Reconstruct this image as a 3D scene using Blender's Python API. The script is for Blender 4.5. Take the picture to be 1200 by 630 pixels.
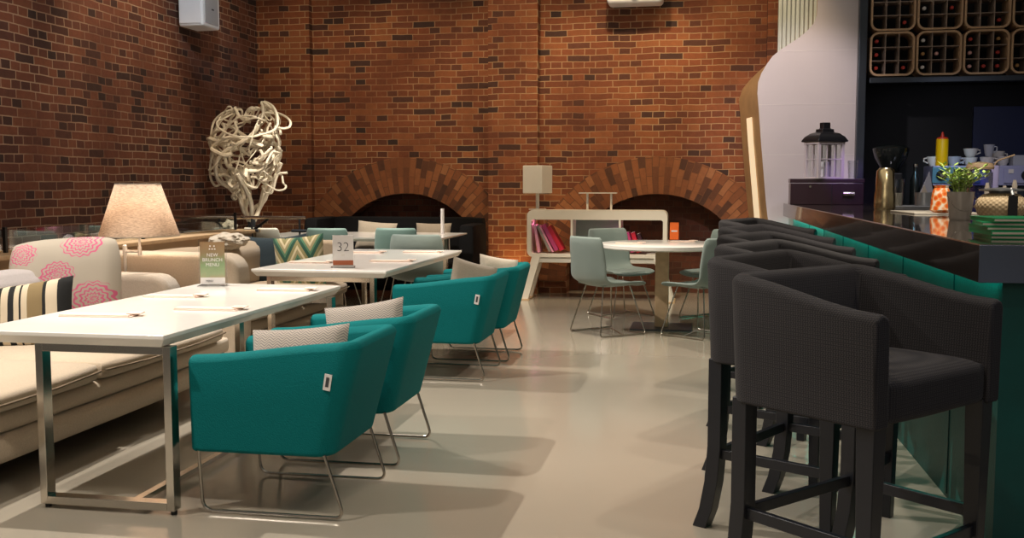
import bpy, bmesh, math, random
from mathutils import Vector, Matrix, noise
PI = math.pi; R = math.radians
for o in list(bpy.data.objects): bpy.data.objects.remove(o)
scene = bpy.context.scene
C = scene.collection
random.seed(7)

# ------------------------------------------------------------------ camera, world, lights, exposure
cam_d = bpy.data.cameras.new('camera'); cam = bpy.data.objects.new('camera', cam_d); C.objects.link(cam)
cam_d.sensor_width = 36; cam_d.lens = 36.0
cam.location = (0, 0, 1.43)
cam.rotation_euler = (R(90) - math.atan(101/1200), 0, math.atan(225/1200))
scene.camera = cam
w = bpy.data.worlds.new('world'); scene.world = w; w.use_nodes = True
w.node_tree.nodes['Background'].inputs[0].default_value = (1.0, 0.90, 0.78, 1)
w.node_tree.nodes['Background'].inputs[1].default_value = 0.13
scene.view_settings.view_transform = 'Standard'; scene.view_settings.look = 'None'
scene.view_settings.gamma = 1; scene.view_settings.exposure = 0.0
scene.view_settings.use_curve_mapping = False

def aim(o, target):
    d = Vector(target) - o.location
    o.rotation_euler = d.to_track_quat('-Z', 'Y').to_euler()
def spot(name, loc, target, power, col=(1, .82, .62), size=60, blend=.4, rad=.06):
    l = bpy.data.lights.new(name, 'SPOT'); l.energy = power; l.color = col
    l.spot_size = R(size); l.spot_blend = blend; l.shadow_soft_size = rad
    o = bpy.data.objects.new(name, l); C.objects.link(o); o.location = loc; aim(o, target); return o
def area(name, loc, target, power, sx, sy, col=(1, .85, .68)):
    l = bpy.data.lights.new(name, 'AREA'); l.energy = power; l.color = col
    l.shape = 'RECTANGLE'; l.size = sx; l.size_y = sy
    o = bpy.data.objects.new(name, l); C.objects.link(o); o.location = loc; aim(o, target); return o
def point(name, loc, power, col=(1, .8, .6), rad=.05):
    l = bpy.data.lights.new(name, 'POINT'); l.energy = power; l.color = col; l.shadow_soft_size = rad
    o = bpy.data.objects.new(name, l); C.objects.link(o); o.location = loc; return o

WARM = (1, .80, .58)
# ceiling spots over the seating (throw shadows to the right)
spot('track_spot', (-4.3, 4.9, 4.2), (-2.6, 4.7, 0), 900, (1, .92, .82), 75, .3, .02)
spot('track_spot', (-4.4, 8.3, 4.2), (-2.6, 8.1, 0), 850, (1, .92, .82), 75, .3, .05)
spot('track_spot', (-3.9, 2.6, 4.2), (-2.2, 3.2, 0), 420, (1, .92, .82), 70, .3, .05)
# spots over aisle and round table
spot('track_spot', (-1.2, 9.0, 4.4), (-.5, 10.0, 0), 620, (1, .88, .72), 70, .3, .05)
spot('track_spot', (.2, 6.5, 4.4), (-.6, 6.6, 0), 210, (1, .88, .72), 75, .6, .08)
spot('track_spot', (-.6, 2.2, 4.4), (-.9, 3.2, 0), 200, (1, .88, .72), 75, .6, .08)
spot('track_spot', (-4.1, 9.9, 4.4), (-4.0, 11.1, .8), 700, (1, .9, .78), 50, .4, .05)  # added to brighten the far table, white chair and planter
# spots above the bar stools
spot('track_spot', (1.3, 4.2, 4.2), (.5, 4.3, .7), 150, (1, .88, .75), 60, .5, .05)
spot('track_spot', (1.3, 6.9, 4.2), (.6, 6.9, .7), 280, (1, .88, .75), 70, .5, .05)
# added soft fill areas, one overhead and one behind the camera
area('soft_fill', (-1.5, 5.5, 5.2), (-1.5, 5.5, 0), 75, 6, 8, (1, .88, .72))
area('soft_fill', (-1.0, -1.5, 3.4), (-1.6, 5.0, .6), 40, 4, 2, (1, .88, .74))
# wall washers
for x, p in ((-5.2, 80), (-3.9, 130), (-2.35, 190), (-1.0, 300), (.3, 210)):
    spot('wall_washer', (x, 11.0, 5.0), (x, 13.1, 1.6), p, (1, .74, .45), 66, .7, .1)
spot('wall_washer', (-4.4, 9.3, 4.9), (-5.9, 9.8, 2.3), 230, (1, .74, .48), 60, .7, .1)
spot('wall_washer', (-4.2, 6.4, 4.9), (-5.9, 6.9, 2.3), 190, (1, .78, .6), 70, .8, .1)
spot('floor_uplight', (-2.4, 12.72, .12), (-2.4, 13.0, 1.4), 22, (1, .62, .25), 100, .8, .05)
spot('sculpture_fill', (-4.0, 9.6, 4.3), (-5.2, 11.3, 1.8), 130, (1, .86, .66), 26, .5, .05)  # spot added to brighten the pale branches
spot('speaker_fill', (-4.2, 8.6, 4.3), (-5.6, 11.0, 3.35), 130, (.8, .9, 1), 18, .5, .05)  # cool spot added to brighten the loudspeaker face
# bar
spot('bar_spot', (2.3, 2.4, 2.6), (.8, 3.3, .5), 26, (.4, .6, 1), 50, .6, .05)  # added blue spot, stands in for the bar's glow on the near stool
spot('bar_spot', (1.9, 6.0, 3.6), (1.7, 7.2, 1.2), 190, (1, .9, .8), 70, .5, .05)
spot('bar_spot', (1.7, 9.2, 3.8), (1.9, 10.6, 1.2), 130, (.95, .88, 1), 60, .5, .05)
spot('bar_spot', (-.2, 9.2, 3.6), (.95, 12.2, 2.0), 230, (.95, .86, .92), 45, .6, .05)
spot('violet_spot', (1.5, 10.3, 1.9), (1.55, 11.5, 1.36), 22, (.45, .2, 1), 40, .6, .03)
spot('violet_spot', (2.9, 9.8, 2.4), (2.9, 12, 1.4), 24, (.75, .78, 1), 70, .6, .05)
spot('cyan_spot', (2.2, 10.2, 2.1), (2.55, 11.8, 1.5), 22, (.3, .75, 1), 30, .6, .05)

# ------------------------------------------------------------------ materials
MATS = {}
def P(name, col, rough=.5, metal=0, noise_amt=0, nscale=8, bump=0, bscale=60, sheen=0, coat=0, trans=0, emit=None, estr=0, alpha=1, ior=1.45, spec=.5):
    m = bpy.data.materials.new(name); m.use_nodes = True; nt = m.node_tree
    b = nt.nodes['Principled BSDF']
    b.inputs['Base Color'].default_value = (*col, 1); b.inputs['Roughness'].default_value = rough
    b.inputs['Metallic'].default_value = metal; b.inputs['Sheen Weight'].default_value = sheen
    b.inputs['Coat Weight'].default_value = coat; b.inputs['Transmission Weight'].default_value = trans
    b.inputs['IOR'].default_value = ior; b.inputs['Alpha'].default_value = alpha
    b.inputs['Specular IOR Level'].default_value = spec
    if emit: b.inputs['Emission Color'].default_value = (*emit, 1); b.inputs['Emission Strength'].default_value = estr
    tc = nt.nodes.new('ShaderNodeTexCoord')
    n = nt.nodes.new('ShaderNodeTexNoise'); n.inputs['Scale'].default_value = nscale; n.inputs['Detail'].default_value = 4
    nt.links.new(tc.outputs['Object'], n.inputs['Vector'])
    mx = nt.nodes.new('ShaderNodeMix'); mx.data_type = 'RGBA'
    a = max(noise_amt, .04)
    mx.inputs[6].default_value = (*[c*(1-a) for c in col], 1); mx.inputs[7].default_value = (*[min(1, c*(1+a)) for c in col], 1)
    nt.links.new(n.outputs['Fac'], mx.inputs[0]); nt.links.new(mx.outputs[2], b.inputs['Base Color'])
    if bump:
        n2 = nt.nodes.new('ShaderNodeTexNoise'); n2.inputs['Scale'].default_value = bscale; n2.inputs['Detail'].default_value = 3
        nt.links.new(tc.outputs['Object'], n2.inputs['Vector'])
        bp = nt.nodes.new('ShaderNodeBump'); bp.inputs['Strength'].default_value = bump; bp.inputs['Distance'].default_value = .01
        nt.links.new(n2.outputs['Fac'], bp.inputs['Height']); nt.links.new(bp.outputs[0], b.inputs['Normal'])
    MATS[name] = m
    return m
class N:
    """tiny node helper"""
    def __init__(s, m): s.nt = m.node_tree; s.b = s.nt.nodes['Principled BSDF']
    def new(s, t, **k):
        n = s.nt.nodes.new(t)
        for a, v in k.items(): setattr(n, a, v)
        return n
    def set(s, inp, v):
        if hasattr(v, 'node') or hasattr(v, 'links'): s.nt.links.new(v, inp)
        else: inp.default_value = v
    def math(s, op, a, b=0, c=None):
        n = s.new('ShaderNodeMath', operation=op); s.set(n.inputs[0], a); s.set(n.inputs[1], b)
        if c is not None: s.set(n.inputs[2], c)
        return n.outputs[0]
    def obj(s):
        tc = s.new('ShaderNodeTexCoord'); x = s.new('ShaderNodeSeparateXYZ'); s.nt.links.new(tc.outputs['Object'], x.inputs[0])
        return tc.outputs['Object'], x.outputs[0], x.outputs[1], x.outputs[2]
    def ramp(s, fac, stops, interp='LINEAR'):
        r = s.new('ShaderNodeValToRGB'); r.color_ramp.interpolation = interp
        e = r.color_ramp.elements
        while len(e) < len(stops): e.new(.5)
        for i, (p, c) in enumerate(stops): e[i].position = p; e[i].color = (*c, 1)
        s.set(r.inputs[0], fac); return r.outputs[0]
    def mix(s, f, a, b):
        n = s.new('ShaderNodeMix', data_type='RGBA'); s.set(n.inputs[0], f)
        for i, v in ((6, a), (7, b)):
            if isinstance(v, tuple): v = (*v[:3], 1)
            s.set(n.inputs[i], v)
        return n.outputs[2]

def brick(name, mode, stops, mortar, bw=.225, rh=.08, ms=.005, squash=.5, dirt=.35):
    m = P(name, (.3, .1, .05), .85); n = N(m)
    if mode == 'uv':
        tc = n.new('ShaderNodeTexCoord'); vec = tc.outputs['UV']; ov = tc.outputs['Object']
    else:
        ov, x, y, z = n.obj(); c = n.new('ShaderNodeCombineXYZ')
        n.set(c.inputs[0], x if mode == 'x' else y); n.set(c.inputs[1], z); vec = c.outputs[0]
    wn = n.new('ShaderNodeTexNoise'); wn.inputs['Scale'].default_value = 3.0; wn.inputs['Detail'].default_value = 5; n.set(wn.inputs['Vector'], vec)
    sub = n.new('ShaderNodeVectorMath', operation='SUBTRACT'); n.set(sub.inputs[0], wn.outputs['Color']); sub.inputs[1].default_value = (.5, .5, .5)
    sc = n.new('ShaderNodeVectorMath', operation='SCALE'); n.set(sc.inputs[0], sub.outputs[0]); sc.inputs['Scale'].default_value = .035
    ad = n.new('ShaderNodeVectorMath', operation='ADD'); n.set(ad.inputs[0], vec); n.set(ad.inputs[1], sc.outputs[0])
    br = n.new('ShaderNodeTexBrick'); br.offset = .5; br.offset_frequency = 2; br.squash = squash; br.squash_frequency = 2
    n.set(br.inputs['Vector'], ad.outputs[0]); br.inputs['Scale'].default_value = 1
    br.inputs['Color1'].default_value = (0, 0, 0, 1); br.inputs['Color2'].default_value = (1, 1, 1, 1); br.inputs['Mortar'].default_value = (.5, .5, .5, 1)
    br.inputs['Brick Width'].default_value = bw; br.inputs['Row Height'].default_value = rh
    br.inputs['Mortar Size'].default_value = ms; br.inputs['Mortar Smooth'].default_value = .3; br.inputs['Bias'].default_value = 0
    col = n.ramp(br.outputs['Color'], stops)
    ns = n.new('ShaderNodeTexNoise'); ns.inputs['Scale'].default_value = 14; ns.inputs['Detail'].default_value = 6; ns.inputs['Roughness'].default_value = .7; n.set(ns.inputs['Vector'], ov)
    big = n.new('ShaderNodeTexNoise'); big.inputs['Scale'].default_value = 1.1; big.inputs['Detail'].default_value = 3; n.set(big.inputs['Vector'], ov)
    v = n.math('MULTIPLY_ADD', ns.outputs['Fac'], 2*dirt, 1 - dirt)
    v2 = n.math('MULTIPLY_ADD', big.outputs['Fac'], .7, .65)
    v = n.math('MULTIPLY', v, v2)
    hs = n.new('ShaderNodeHueSaturation'); n.set(hs.inputs['Value'], v); n.set(hs.inputs['Color'], col)
    # mortar is patchy: in places brick dust covers the joints
    patch = n.ramp(big.outputs['Fac'], [(.38, (.25, .25, .25)), (.58, (1, 1, 1))])
    mf = n.math('MULTIPLY', br.outputs['Fac'], patch)
    out = n.mix(mf, hs.outputs[0], mortar)
    n.set(n.b.inputs['Base Color'], out)
    hgt = n.math('SUBTRACT', n.math('MULTIPLY', ns.outputs['Fac'], .5), br.outputs['Fac'])
    bp = n.new('ShaderNodeBump'); bp.inputs['Strength'].default_value = .7; bp.inputs['Distance'].default_value = .012
    n.set(bp.inputs['Height'], hgt); n.set(n.b.inputs['Normal'], bp.outputs[0])
    return m
BR = [(0, (.04, .02, .016)), (.08, (.08, .03, .019)), (.25, (.15, .045, .02)), (.65, (.21, .062, .024)), (1, (.27, .095, .035))]
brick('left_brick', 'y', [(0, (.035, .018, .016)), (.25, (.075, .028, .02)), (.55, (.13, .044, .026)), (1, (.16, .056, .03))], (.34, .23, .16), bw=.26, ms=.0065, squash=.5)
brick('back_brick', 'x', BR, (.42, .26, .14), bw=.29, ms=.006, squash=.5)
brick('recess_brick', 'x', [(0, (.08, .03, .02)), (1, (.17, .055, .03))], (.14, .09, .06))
brick('arch_brick', 'uv', [(0, (.07, .03, .018)), (.3, (.17, .06, .026)), (.7, (.27, .095, .035)), (1, (.33, .14, .06))], (.11, .055, .03), bw=.225, rh=.078, ms=.004, squash=1)

m = P('floor_resin', (.31, .275, .22), .22, noise_amt=.06, nscale=.8, coat=.3)
n_ = N(m); ov, x, y, z = n_.obj(); ns = n_.new('ShaderNodeTexNoise'); ns.inputs['Scale'].default_value = 1.3; ns.inputs['Detail'].default_value = 4; n_.set(ns.inputs['Vector'], ov)
n_.set(n_.b.inputs['Roughness'], n_.math('MULTIPLY_ADD', ns.outputs['Fac'], .10, .11))
m.node_tree.nodes['Principled BSDF'].inputs['Coat Roughness'].default_value = .12
P('white_top', (.88, .85, .80), .18, coat=.3)
P('white_lacquer', (.74, .70, .62), .35)
P('white_plastic', (.72, .74, .78), .4)
P('grey_mesh', (.36, .36, .37), .6)
P('chrome', (.62, .58, .52), .16, 1)
P('steel_dark', (.05, .06, .075), .35, .6)
P('wire', (.45, .41, .36), .25, 1)
def fabric(name, col, sheen=.3, amt=.15, bump=.35, bs=180): return P(name, col, .85, noise_amt=amt, nscale=90, bump=bump, bscale=bs, sheen=sheen, spec=.2)
fabric('teal', (.0, .13, .135), 0, .12)
fabric('teal_dark', (.0, .07, .06), .1)
fabric('sofa_cream', (.52, .42, .31), .3); fabric('sofa_tan', (.40, .30, .20), .3); fabric('sofa_grey', (.32, .26, .20), .3)
fabric('black_sofa', (.006, .006, .007), 0); fabric('navy', (.016, .028, .036)); fabric('taupe_cushion', (.30, .25, .19)); fabric('linen', (.46, .40, .32)); fabric('mauve', (.42, .38, .37))
fabric('black_cloth', (.01, .01, .012)); P('piping', (.2, .15, .1), .8)
P('seafoam', (.20, .25, .23), .6, noise_amt=.06, sheen=.2, bump=.1, bscale=300)
P('seafoam_green', (.12, .20, .175), .6, noise_amt=.06, sheen=.2)
P('black_wood', (.007, .008, .012), .38, noise_amt=.2, coat=.2)
P('fascia', (.028, .02, .016), .2, noise_amt=.1, coat=.4)
P('fascia_end', (.075, .09, .13), .3, noise_amt=.05)
P('counter_stone', (.05, .04, .033), .07, noise_amt=.35, nscale=30, coat=.6)
P('teal_panel', (.0, .06, .052), .45, noise_amt=.35, nscale=5, bump=.1)
P('panel_groove', (.0, .02, .02), .6)
P('wood_ledge', (.34, .22, .11), .4, noise_amt=.2, nscale=4)
P('pale_wood', (.48, .33, .19), .5, noise_amt=.2, nscale=20)
P('rack_wood', (.52, .34, .20), .5, noise_amt=.15, nscale=20)
P('rack_wire', (.35, .27, .22), .5)
P('dark_void', (.0022, .0025, .004), .7); P('bar_blue', (.008, .015, .07), .5)
P('white_stone', (.60, .55, .57), .3, noise_amt=.05, nscale=2)
P('gold_side', (.42, .27, .13), .5, noise_amt=.25, nscale=5); P('flank_glow', (.9, .75, .5), .5, emit=(1, .8, .52), estr=.55)
P('ribbed', (.55, .6, .56), .3, noise_amt=.15, nscale=3)
P('maroon_box', (.02, .008, .012), .3, noise_amt=.1, coat=.3)
P('branch', (.72, .64, .50), .6, noise_amt=.25, nscale=20, bump=.3, bscale=60)
P('purple_art', (.02, .1, .3), .5)
P('linen_fold', (.80, .62, .52), .8); P('copper', (.45, .13, .06), .35, .4); P('ink', (.05, .05, .055), .6); P('white_card', (.74, .70, .68), .5)
P('menu_green', (.01, .28, .10), .4); P('menu_green2', (.02, .42, .17), .4); P('paper', (.6, .55, .45), .7)
P('mustard', (.75, .42, .0), .35); P('red_tip', (.5, .03, .01), .4); P('brass_shaker', (.62, .50, .28), .25, 1)
P('machine', (.10, .24, .32), .3, .3); P('machine_violet', (.35, .36, .55), .3, .3); P('black_plastic', (.01, .01, .011), .3)
P('china', (.62, .58, .54), .25); P('china_grey', (.36, .37, .42), .3); P('purple_glass', (.45, .42, .7), .2)
P('orange_pat', (.8, .2, .04), .35); P('bucket', (.44, .40, .35), .4, .4); P('leaf', (.36, .52, .10), .6); P('leaf_pale', (.55, .62, .28), .6)
P('book_red', (.55, .02, .05), .4); P('book_magenta_lit', (.5, .06, .2), .4); P('book_pink_lit', (.8, .35, .5), .4); P('book_dark', (.05, .015, .03), .4); P('book_grey', (.3, .27, .25), .5)  # tint of the pink case light put into the magenta and pink covers
P('orange_card', (.75, .14, .02), .5); P('globe', (.8, .8, .78), .4, emit=(1, .97, .92), estr=.45)
P('cap_red', (.4, .03, .02), .35); P('cap_white', (.65, .62, .6), .35); P('cap_pink', (.6, .33, .3), .35); P('cap_gold', (.4, .22, .08), .3, .5); P('bottle_glass', (.008, .01, .009), .15)
P('lantern_wood', (.48, .42, .42), .6); P('amber', (.35, .13, .03), .2); P('zinc', (.35, .36, .36), .3, .8)
def glass(name, col=(1, 1, 1), rough=.02, mixv=.14):
    m = bpy.data.materials.new(name); m.use_nodes = True; nt = m.node_tree; nt.nodes.remove(nt.nodes['Principled BSDF'])
    out = nt.nodes['Material Output']; t = nt.nodes.new('ShaderNodeBsdfTransparent'); g = nt.nodes.new('ShaderNodeBsdfGlossy'); mx = nt.nodes.new('ShaderNodeMixShader')
    t.inputs[0].default_value = (*col, 1); g.inputs['Roughness'].default_value = rough; lw = nt.nodes.new('ShaderNodeLayerWeight'); lw.inputs[0].default_value = mixv
    nt.links.new(lw.outputs['Facing'], mx.inputs[0]); nt.links.new(t.outputs[0], mx.inputs[1]); nt.links.new(g.outputs[0], mx.inputs[2]); nt.links.new(mx.outputs[0], out.inputs[0])
    MATS[name] = m
glass('clear_glass', (.93, .95, .94), .02, .2); glass('acrylic', (.95, .95, .95), .05, .25); glass('blue_glass', (.7, .72, .95), .03, .4)
# lampshade linen: thin woven cloth that lets the bulb shine through
m = P('shade_linen', (.62, .46, .34), .9); n_ = N(m); ov, x, y, z = n_.obj()
mp = n_.new('ShaderNodeMapping'); mp.inputs['Scale'].default_value = (14, 14, 120); n_.set(mp.inputs[0], ov)
ns = n_.new('ShaderNodeTexNoise'); ns.inputs['Scale'].default_value = 3; ns.inputs['Detail'].default_value = 5; n_.set(ns.inputs['Vector'], mp.outputs[0])
colr = n_.ramp(ns.outputs['Fac'], [(.3, (.46, .35, .26)), (.6, (.82, .70, .58))]); n_.set(n_.b.inputs['Base Color'], colr)
tr = n_.new('ShaderNodeBsdfTranslucent'); n_.set(tr.inputs[0], colr); mx = n_.new('ShaderNodeMixShader'); mx.inputs[0].default_value = .45
nt = m.node_tree; nt.links.new(n_.b.outputs[0], mx.inputs[1]); nt.links.new(tr.outputs[0], mx.inputs[2]); nt.links.new(mx.outputs[0], nt.nodes['Material Output'].inputs[0])
# stool weave
m = P('stool_weave', (.05, .045, .045), .75, sheen=.03, spec=.25); n_ = N(m); ov, x, y, z = n_.obj()
mp = n_.new('ShaderNodeMapping'); mp.inputs['Rotation'].default_value = (R(45), R(45), R(45)); n_.set(mp.inputs[0], ov)
ck = n_.new('ShaderNodeTexVoronoi'); ck.inputs['Scale'].default_value = 1; ck.feature = 'F1'; ck.inputs['Randomness'].default_value = 0
cmb = n_.new('ShaderNodeCombineXYZ')
hx = n_.math('MULTIPLY', n_.math('ADD', x, y), 110); 
row = n_.math('MULTIPLY', z, 170)
shift = n_.math('MULTIPLY', n_.math('FLOOR', n_.math('ADD', row, .5)), .5)
n_.set(cmb.inputs[0], n_.math('ADD', hx, shift)); n_.set(cmb.inputs[1], n_.math('ADD', row, .5)); n_.set(cmb.inputs[2], n_.math('MULTIPLY', n_.math('SUBTRACT', x, y), 110))
n_.set(ck.inputs['Vector'], cmb.outputs[0])
colr = n_.ramp(ck.outputs['Distance'], [(.2, (.040, .036, .036)), (.55, (.010, .009, .011))]); n_.set(n_.b.inputs['Base Color'], colr)
bp = n_.new('ShaderNodeBump'); bp.inputs['Strength'].default_value = .4; bp.inputs['Distance'].default_value = .002; bp.invert = True
n_.set(bp.inputs['Height'], ck.outputs['Distance']); n_.set(n_.b.inputs['Normal'], bp.outputs[0])
def zig(name, stops, fx, amp, fz, coord='xz'):
    m = P(name, (.5, .45, .4), .9, sheen=.2); n = N(m); ov, x, y, z = n.obj()
    a = n.math('PINGPONG', n.math('MULTIPLY', x, fx), .5)
    v = n.math('FRACT', n.math('ADD', n.math('MULTIPLY', z, fz), n.math('MULTIPLY', a, amp)))
    n.set(n.b.inputs['Base Color'], n.ramp(v, stops, 'CONSTANT')); return m
zig('herringbone', [(0, (.36, .31, .26)), (.55, (.17, .15, .14))], 24, 2.6, 75)
zig('chevron', [(0, (.01, .06, .035)), (.25, (.06, .15, .08)), (.40, (.26, .22, .11)), (.60, (.50, .42, .26)), (.76, (.22, .19, .08))], 4.2, 1.9, 4.2)
m = P('striped', (.5, .4, .3), .9); n_ = N(m); ov, x, y, z = n_.obj()
n_.set(n_.b.inputs['Base Color'], n_.ramp(n_.math('MULTIPLY_ADD', x, 1.7, .5), [(0, (.01, .01, .01)), (.06, (.6, .5, .36)), (.14, (.01, .01, .01)), (.2, (.25, .17, .07)), (.3, (.6, .5, .36)), (.36, (.01, .01, .01)), (.40, (.6, .5, .36)), (.47, (.01, .01, .01)), (.53, (.6, .5, .36)), (.58, (.01, .01, .01)), (.60, (.6, .5, .36)), (.66, (.24, .17, .08)), (.80, (.01, .01, .01)), (.83, (.62, .52, .38)), (.93, (.01, .01, .01))], 'CONSTANT'))
# paisley pillow: ringed, scalloped motifs on cream
m = P('paisley', (.55, .5, .42), .9); n_ = N(m); ov, x, y, z = n_.obj()
wob = n_.new('ShaderNodeTexNoise'); wob.inputs['Scale'].default_value = 22; wob.inputs['Detail'].default_value = 1; n_.set(wob.inputs['Vector'], ov)
mask_all = None
for (cx, cz, r0, fr, th) in ((.22, -.12, .15, 190, 6), (.0, .05, .11, 230, 2), (.14, .26, .13, 210, 4), (-.24, .20, .10, 230, 9), (-.12, -.2, .11, 210, 3), (-.31, .02, .05, 260, 5)):
    dx = n_.math('SUBTRACT', x, cx); dz = n_.math('SUBTRACT', z, cz)
    an = n_.math('ARCTAN2', dz, dx)
    d = n_.math('SQRT', n_.math('ADD', n_.math('MULTIPLY', dx, dx), n_.math('MULTIPLY', n_.math('MULTIPLY', dz, dz), 1.7)))
    sc = n_.math('MULTIPLY', n_.math('SINE', n_.math('MULTIPLY', an, 13)), .007)
    d = n_.math('ADD', d, sc)
    rings = n_.math('SINE', n_.math('ADD', n_.math('MULTIPLY', d, fr), n_.math('ADD', an, n_.math('MULTIPLY', wob.outputs['Fac'], th))))
    ring = n_.math('GREATER_THAN', rings, .15)
    ms = n_.math('MULTIPLY', ring, n_.math('LESS_THAN', d, r0))
    mask_all = ms if mask_all is None else n_.math('MAXIMUM', mask_all, ms)
st = n_.math('LESS_THAN', n_.math('ABSOLUTE', n_.math('SUBTRACT', z, n_.math('MULTIPLY_ADD', n_.math('SINE', n_.math('MULTIPLY', x, 9)), .05, .08))), .004)
st = n_.math('MULTIPLY', st, n_.math('LESS_THAN', x, 0))
mask_all = n_.math('MAXIMUM', mask_all, st)
n_.set(n_.b.inputs['Base Color'], n_.mix(mask_all, (.38, .33, .265), (.52, .10, .19)))
# brochure print
m = P('brochure', (.3, .2, .1), .4); n_ = N(m); ov, x, y, z = n_.obj()
ns = n_.new('ShaderNodeTexNoise'); ns.inputs['Scale'].default_value = 25; n_.set(ns.inputs['Vector'], ov)
n_.set(n_.b.inputs['Base Color'], n_.ramp(n_.math('MULTIPLY_ADD', n_.math('SUBTRACT', ns.outputs['Fac'], .5), .25, n_.math('MULTIPLY', z, 3.2)), [(0, (.5, .3, .2)), (.25, (.30, .36, .2)), (.45, (.22, .32, .16)), (.65, (.25, .18, .09)), (1, (.28, .15, .07))]))
# woven basket
m = P('basket_weave', (.6, .45, .24), .7); n_ = N(m); ov, x, y, z = n_.obj()
w1 = n_.math('SINE', n_.math('MULTIPLY', n_.math('ARCTAN2', y, x), 26)); w2 = n_.math('SINE', n_.math('MULTIPLY', z, 230)); wv = n_.math('MULTIPLY', w1, w2)
n_.set(n_.b.inputs['Base Color'], n_.ramp(wv, [(0, (.5, .37, .21)), (.5, (.62, .48, .28))]))
bp = n_.new('ShaderNodeBump'); bp.inputs['Distance'].default_value = .0012; n_.set(bp.inputs['Height'], wv); n_.set(n_.b.inputs['Normal'], bp.outputs[0])
m = P('orange_jar', (.8, .3, .1), .3); n_ = N(m); ov, x, y, z = n_.obj()
vo = n_.new('ShaderNodeTexVoronoi'); vo.inputs['Scale'].default_value = 28; n_.set(vo.inputs['Vector'], ov)
n_.set(n_.b.inputs['Base Color'], n_.ramp(vo.outputs['Distance'], [(.25, (.8, .10, .01)), (.5, (.9, .30, .06)), (.72, (.95, .8, .6))]))
# ribbed translucent panel (vertical flutes)
m = MATS['ribbed']; n_ = N(m); ov, x, y, z = n_.obj()
wv = n_.math('SINE', n_.math('MULTIPLY', x, 130)); bp = n_.new('ShaderNodeBump'); bp.inputs['Distance'].default_value = .01; n_.set(bp.inputs['Height'], wv); n_.set(n_.b.inputs['Normal'], bp.outputs[0])
M = MATS

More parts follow.
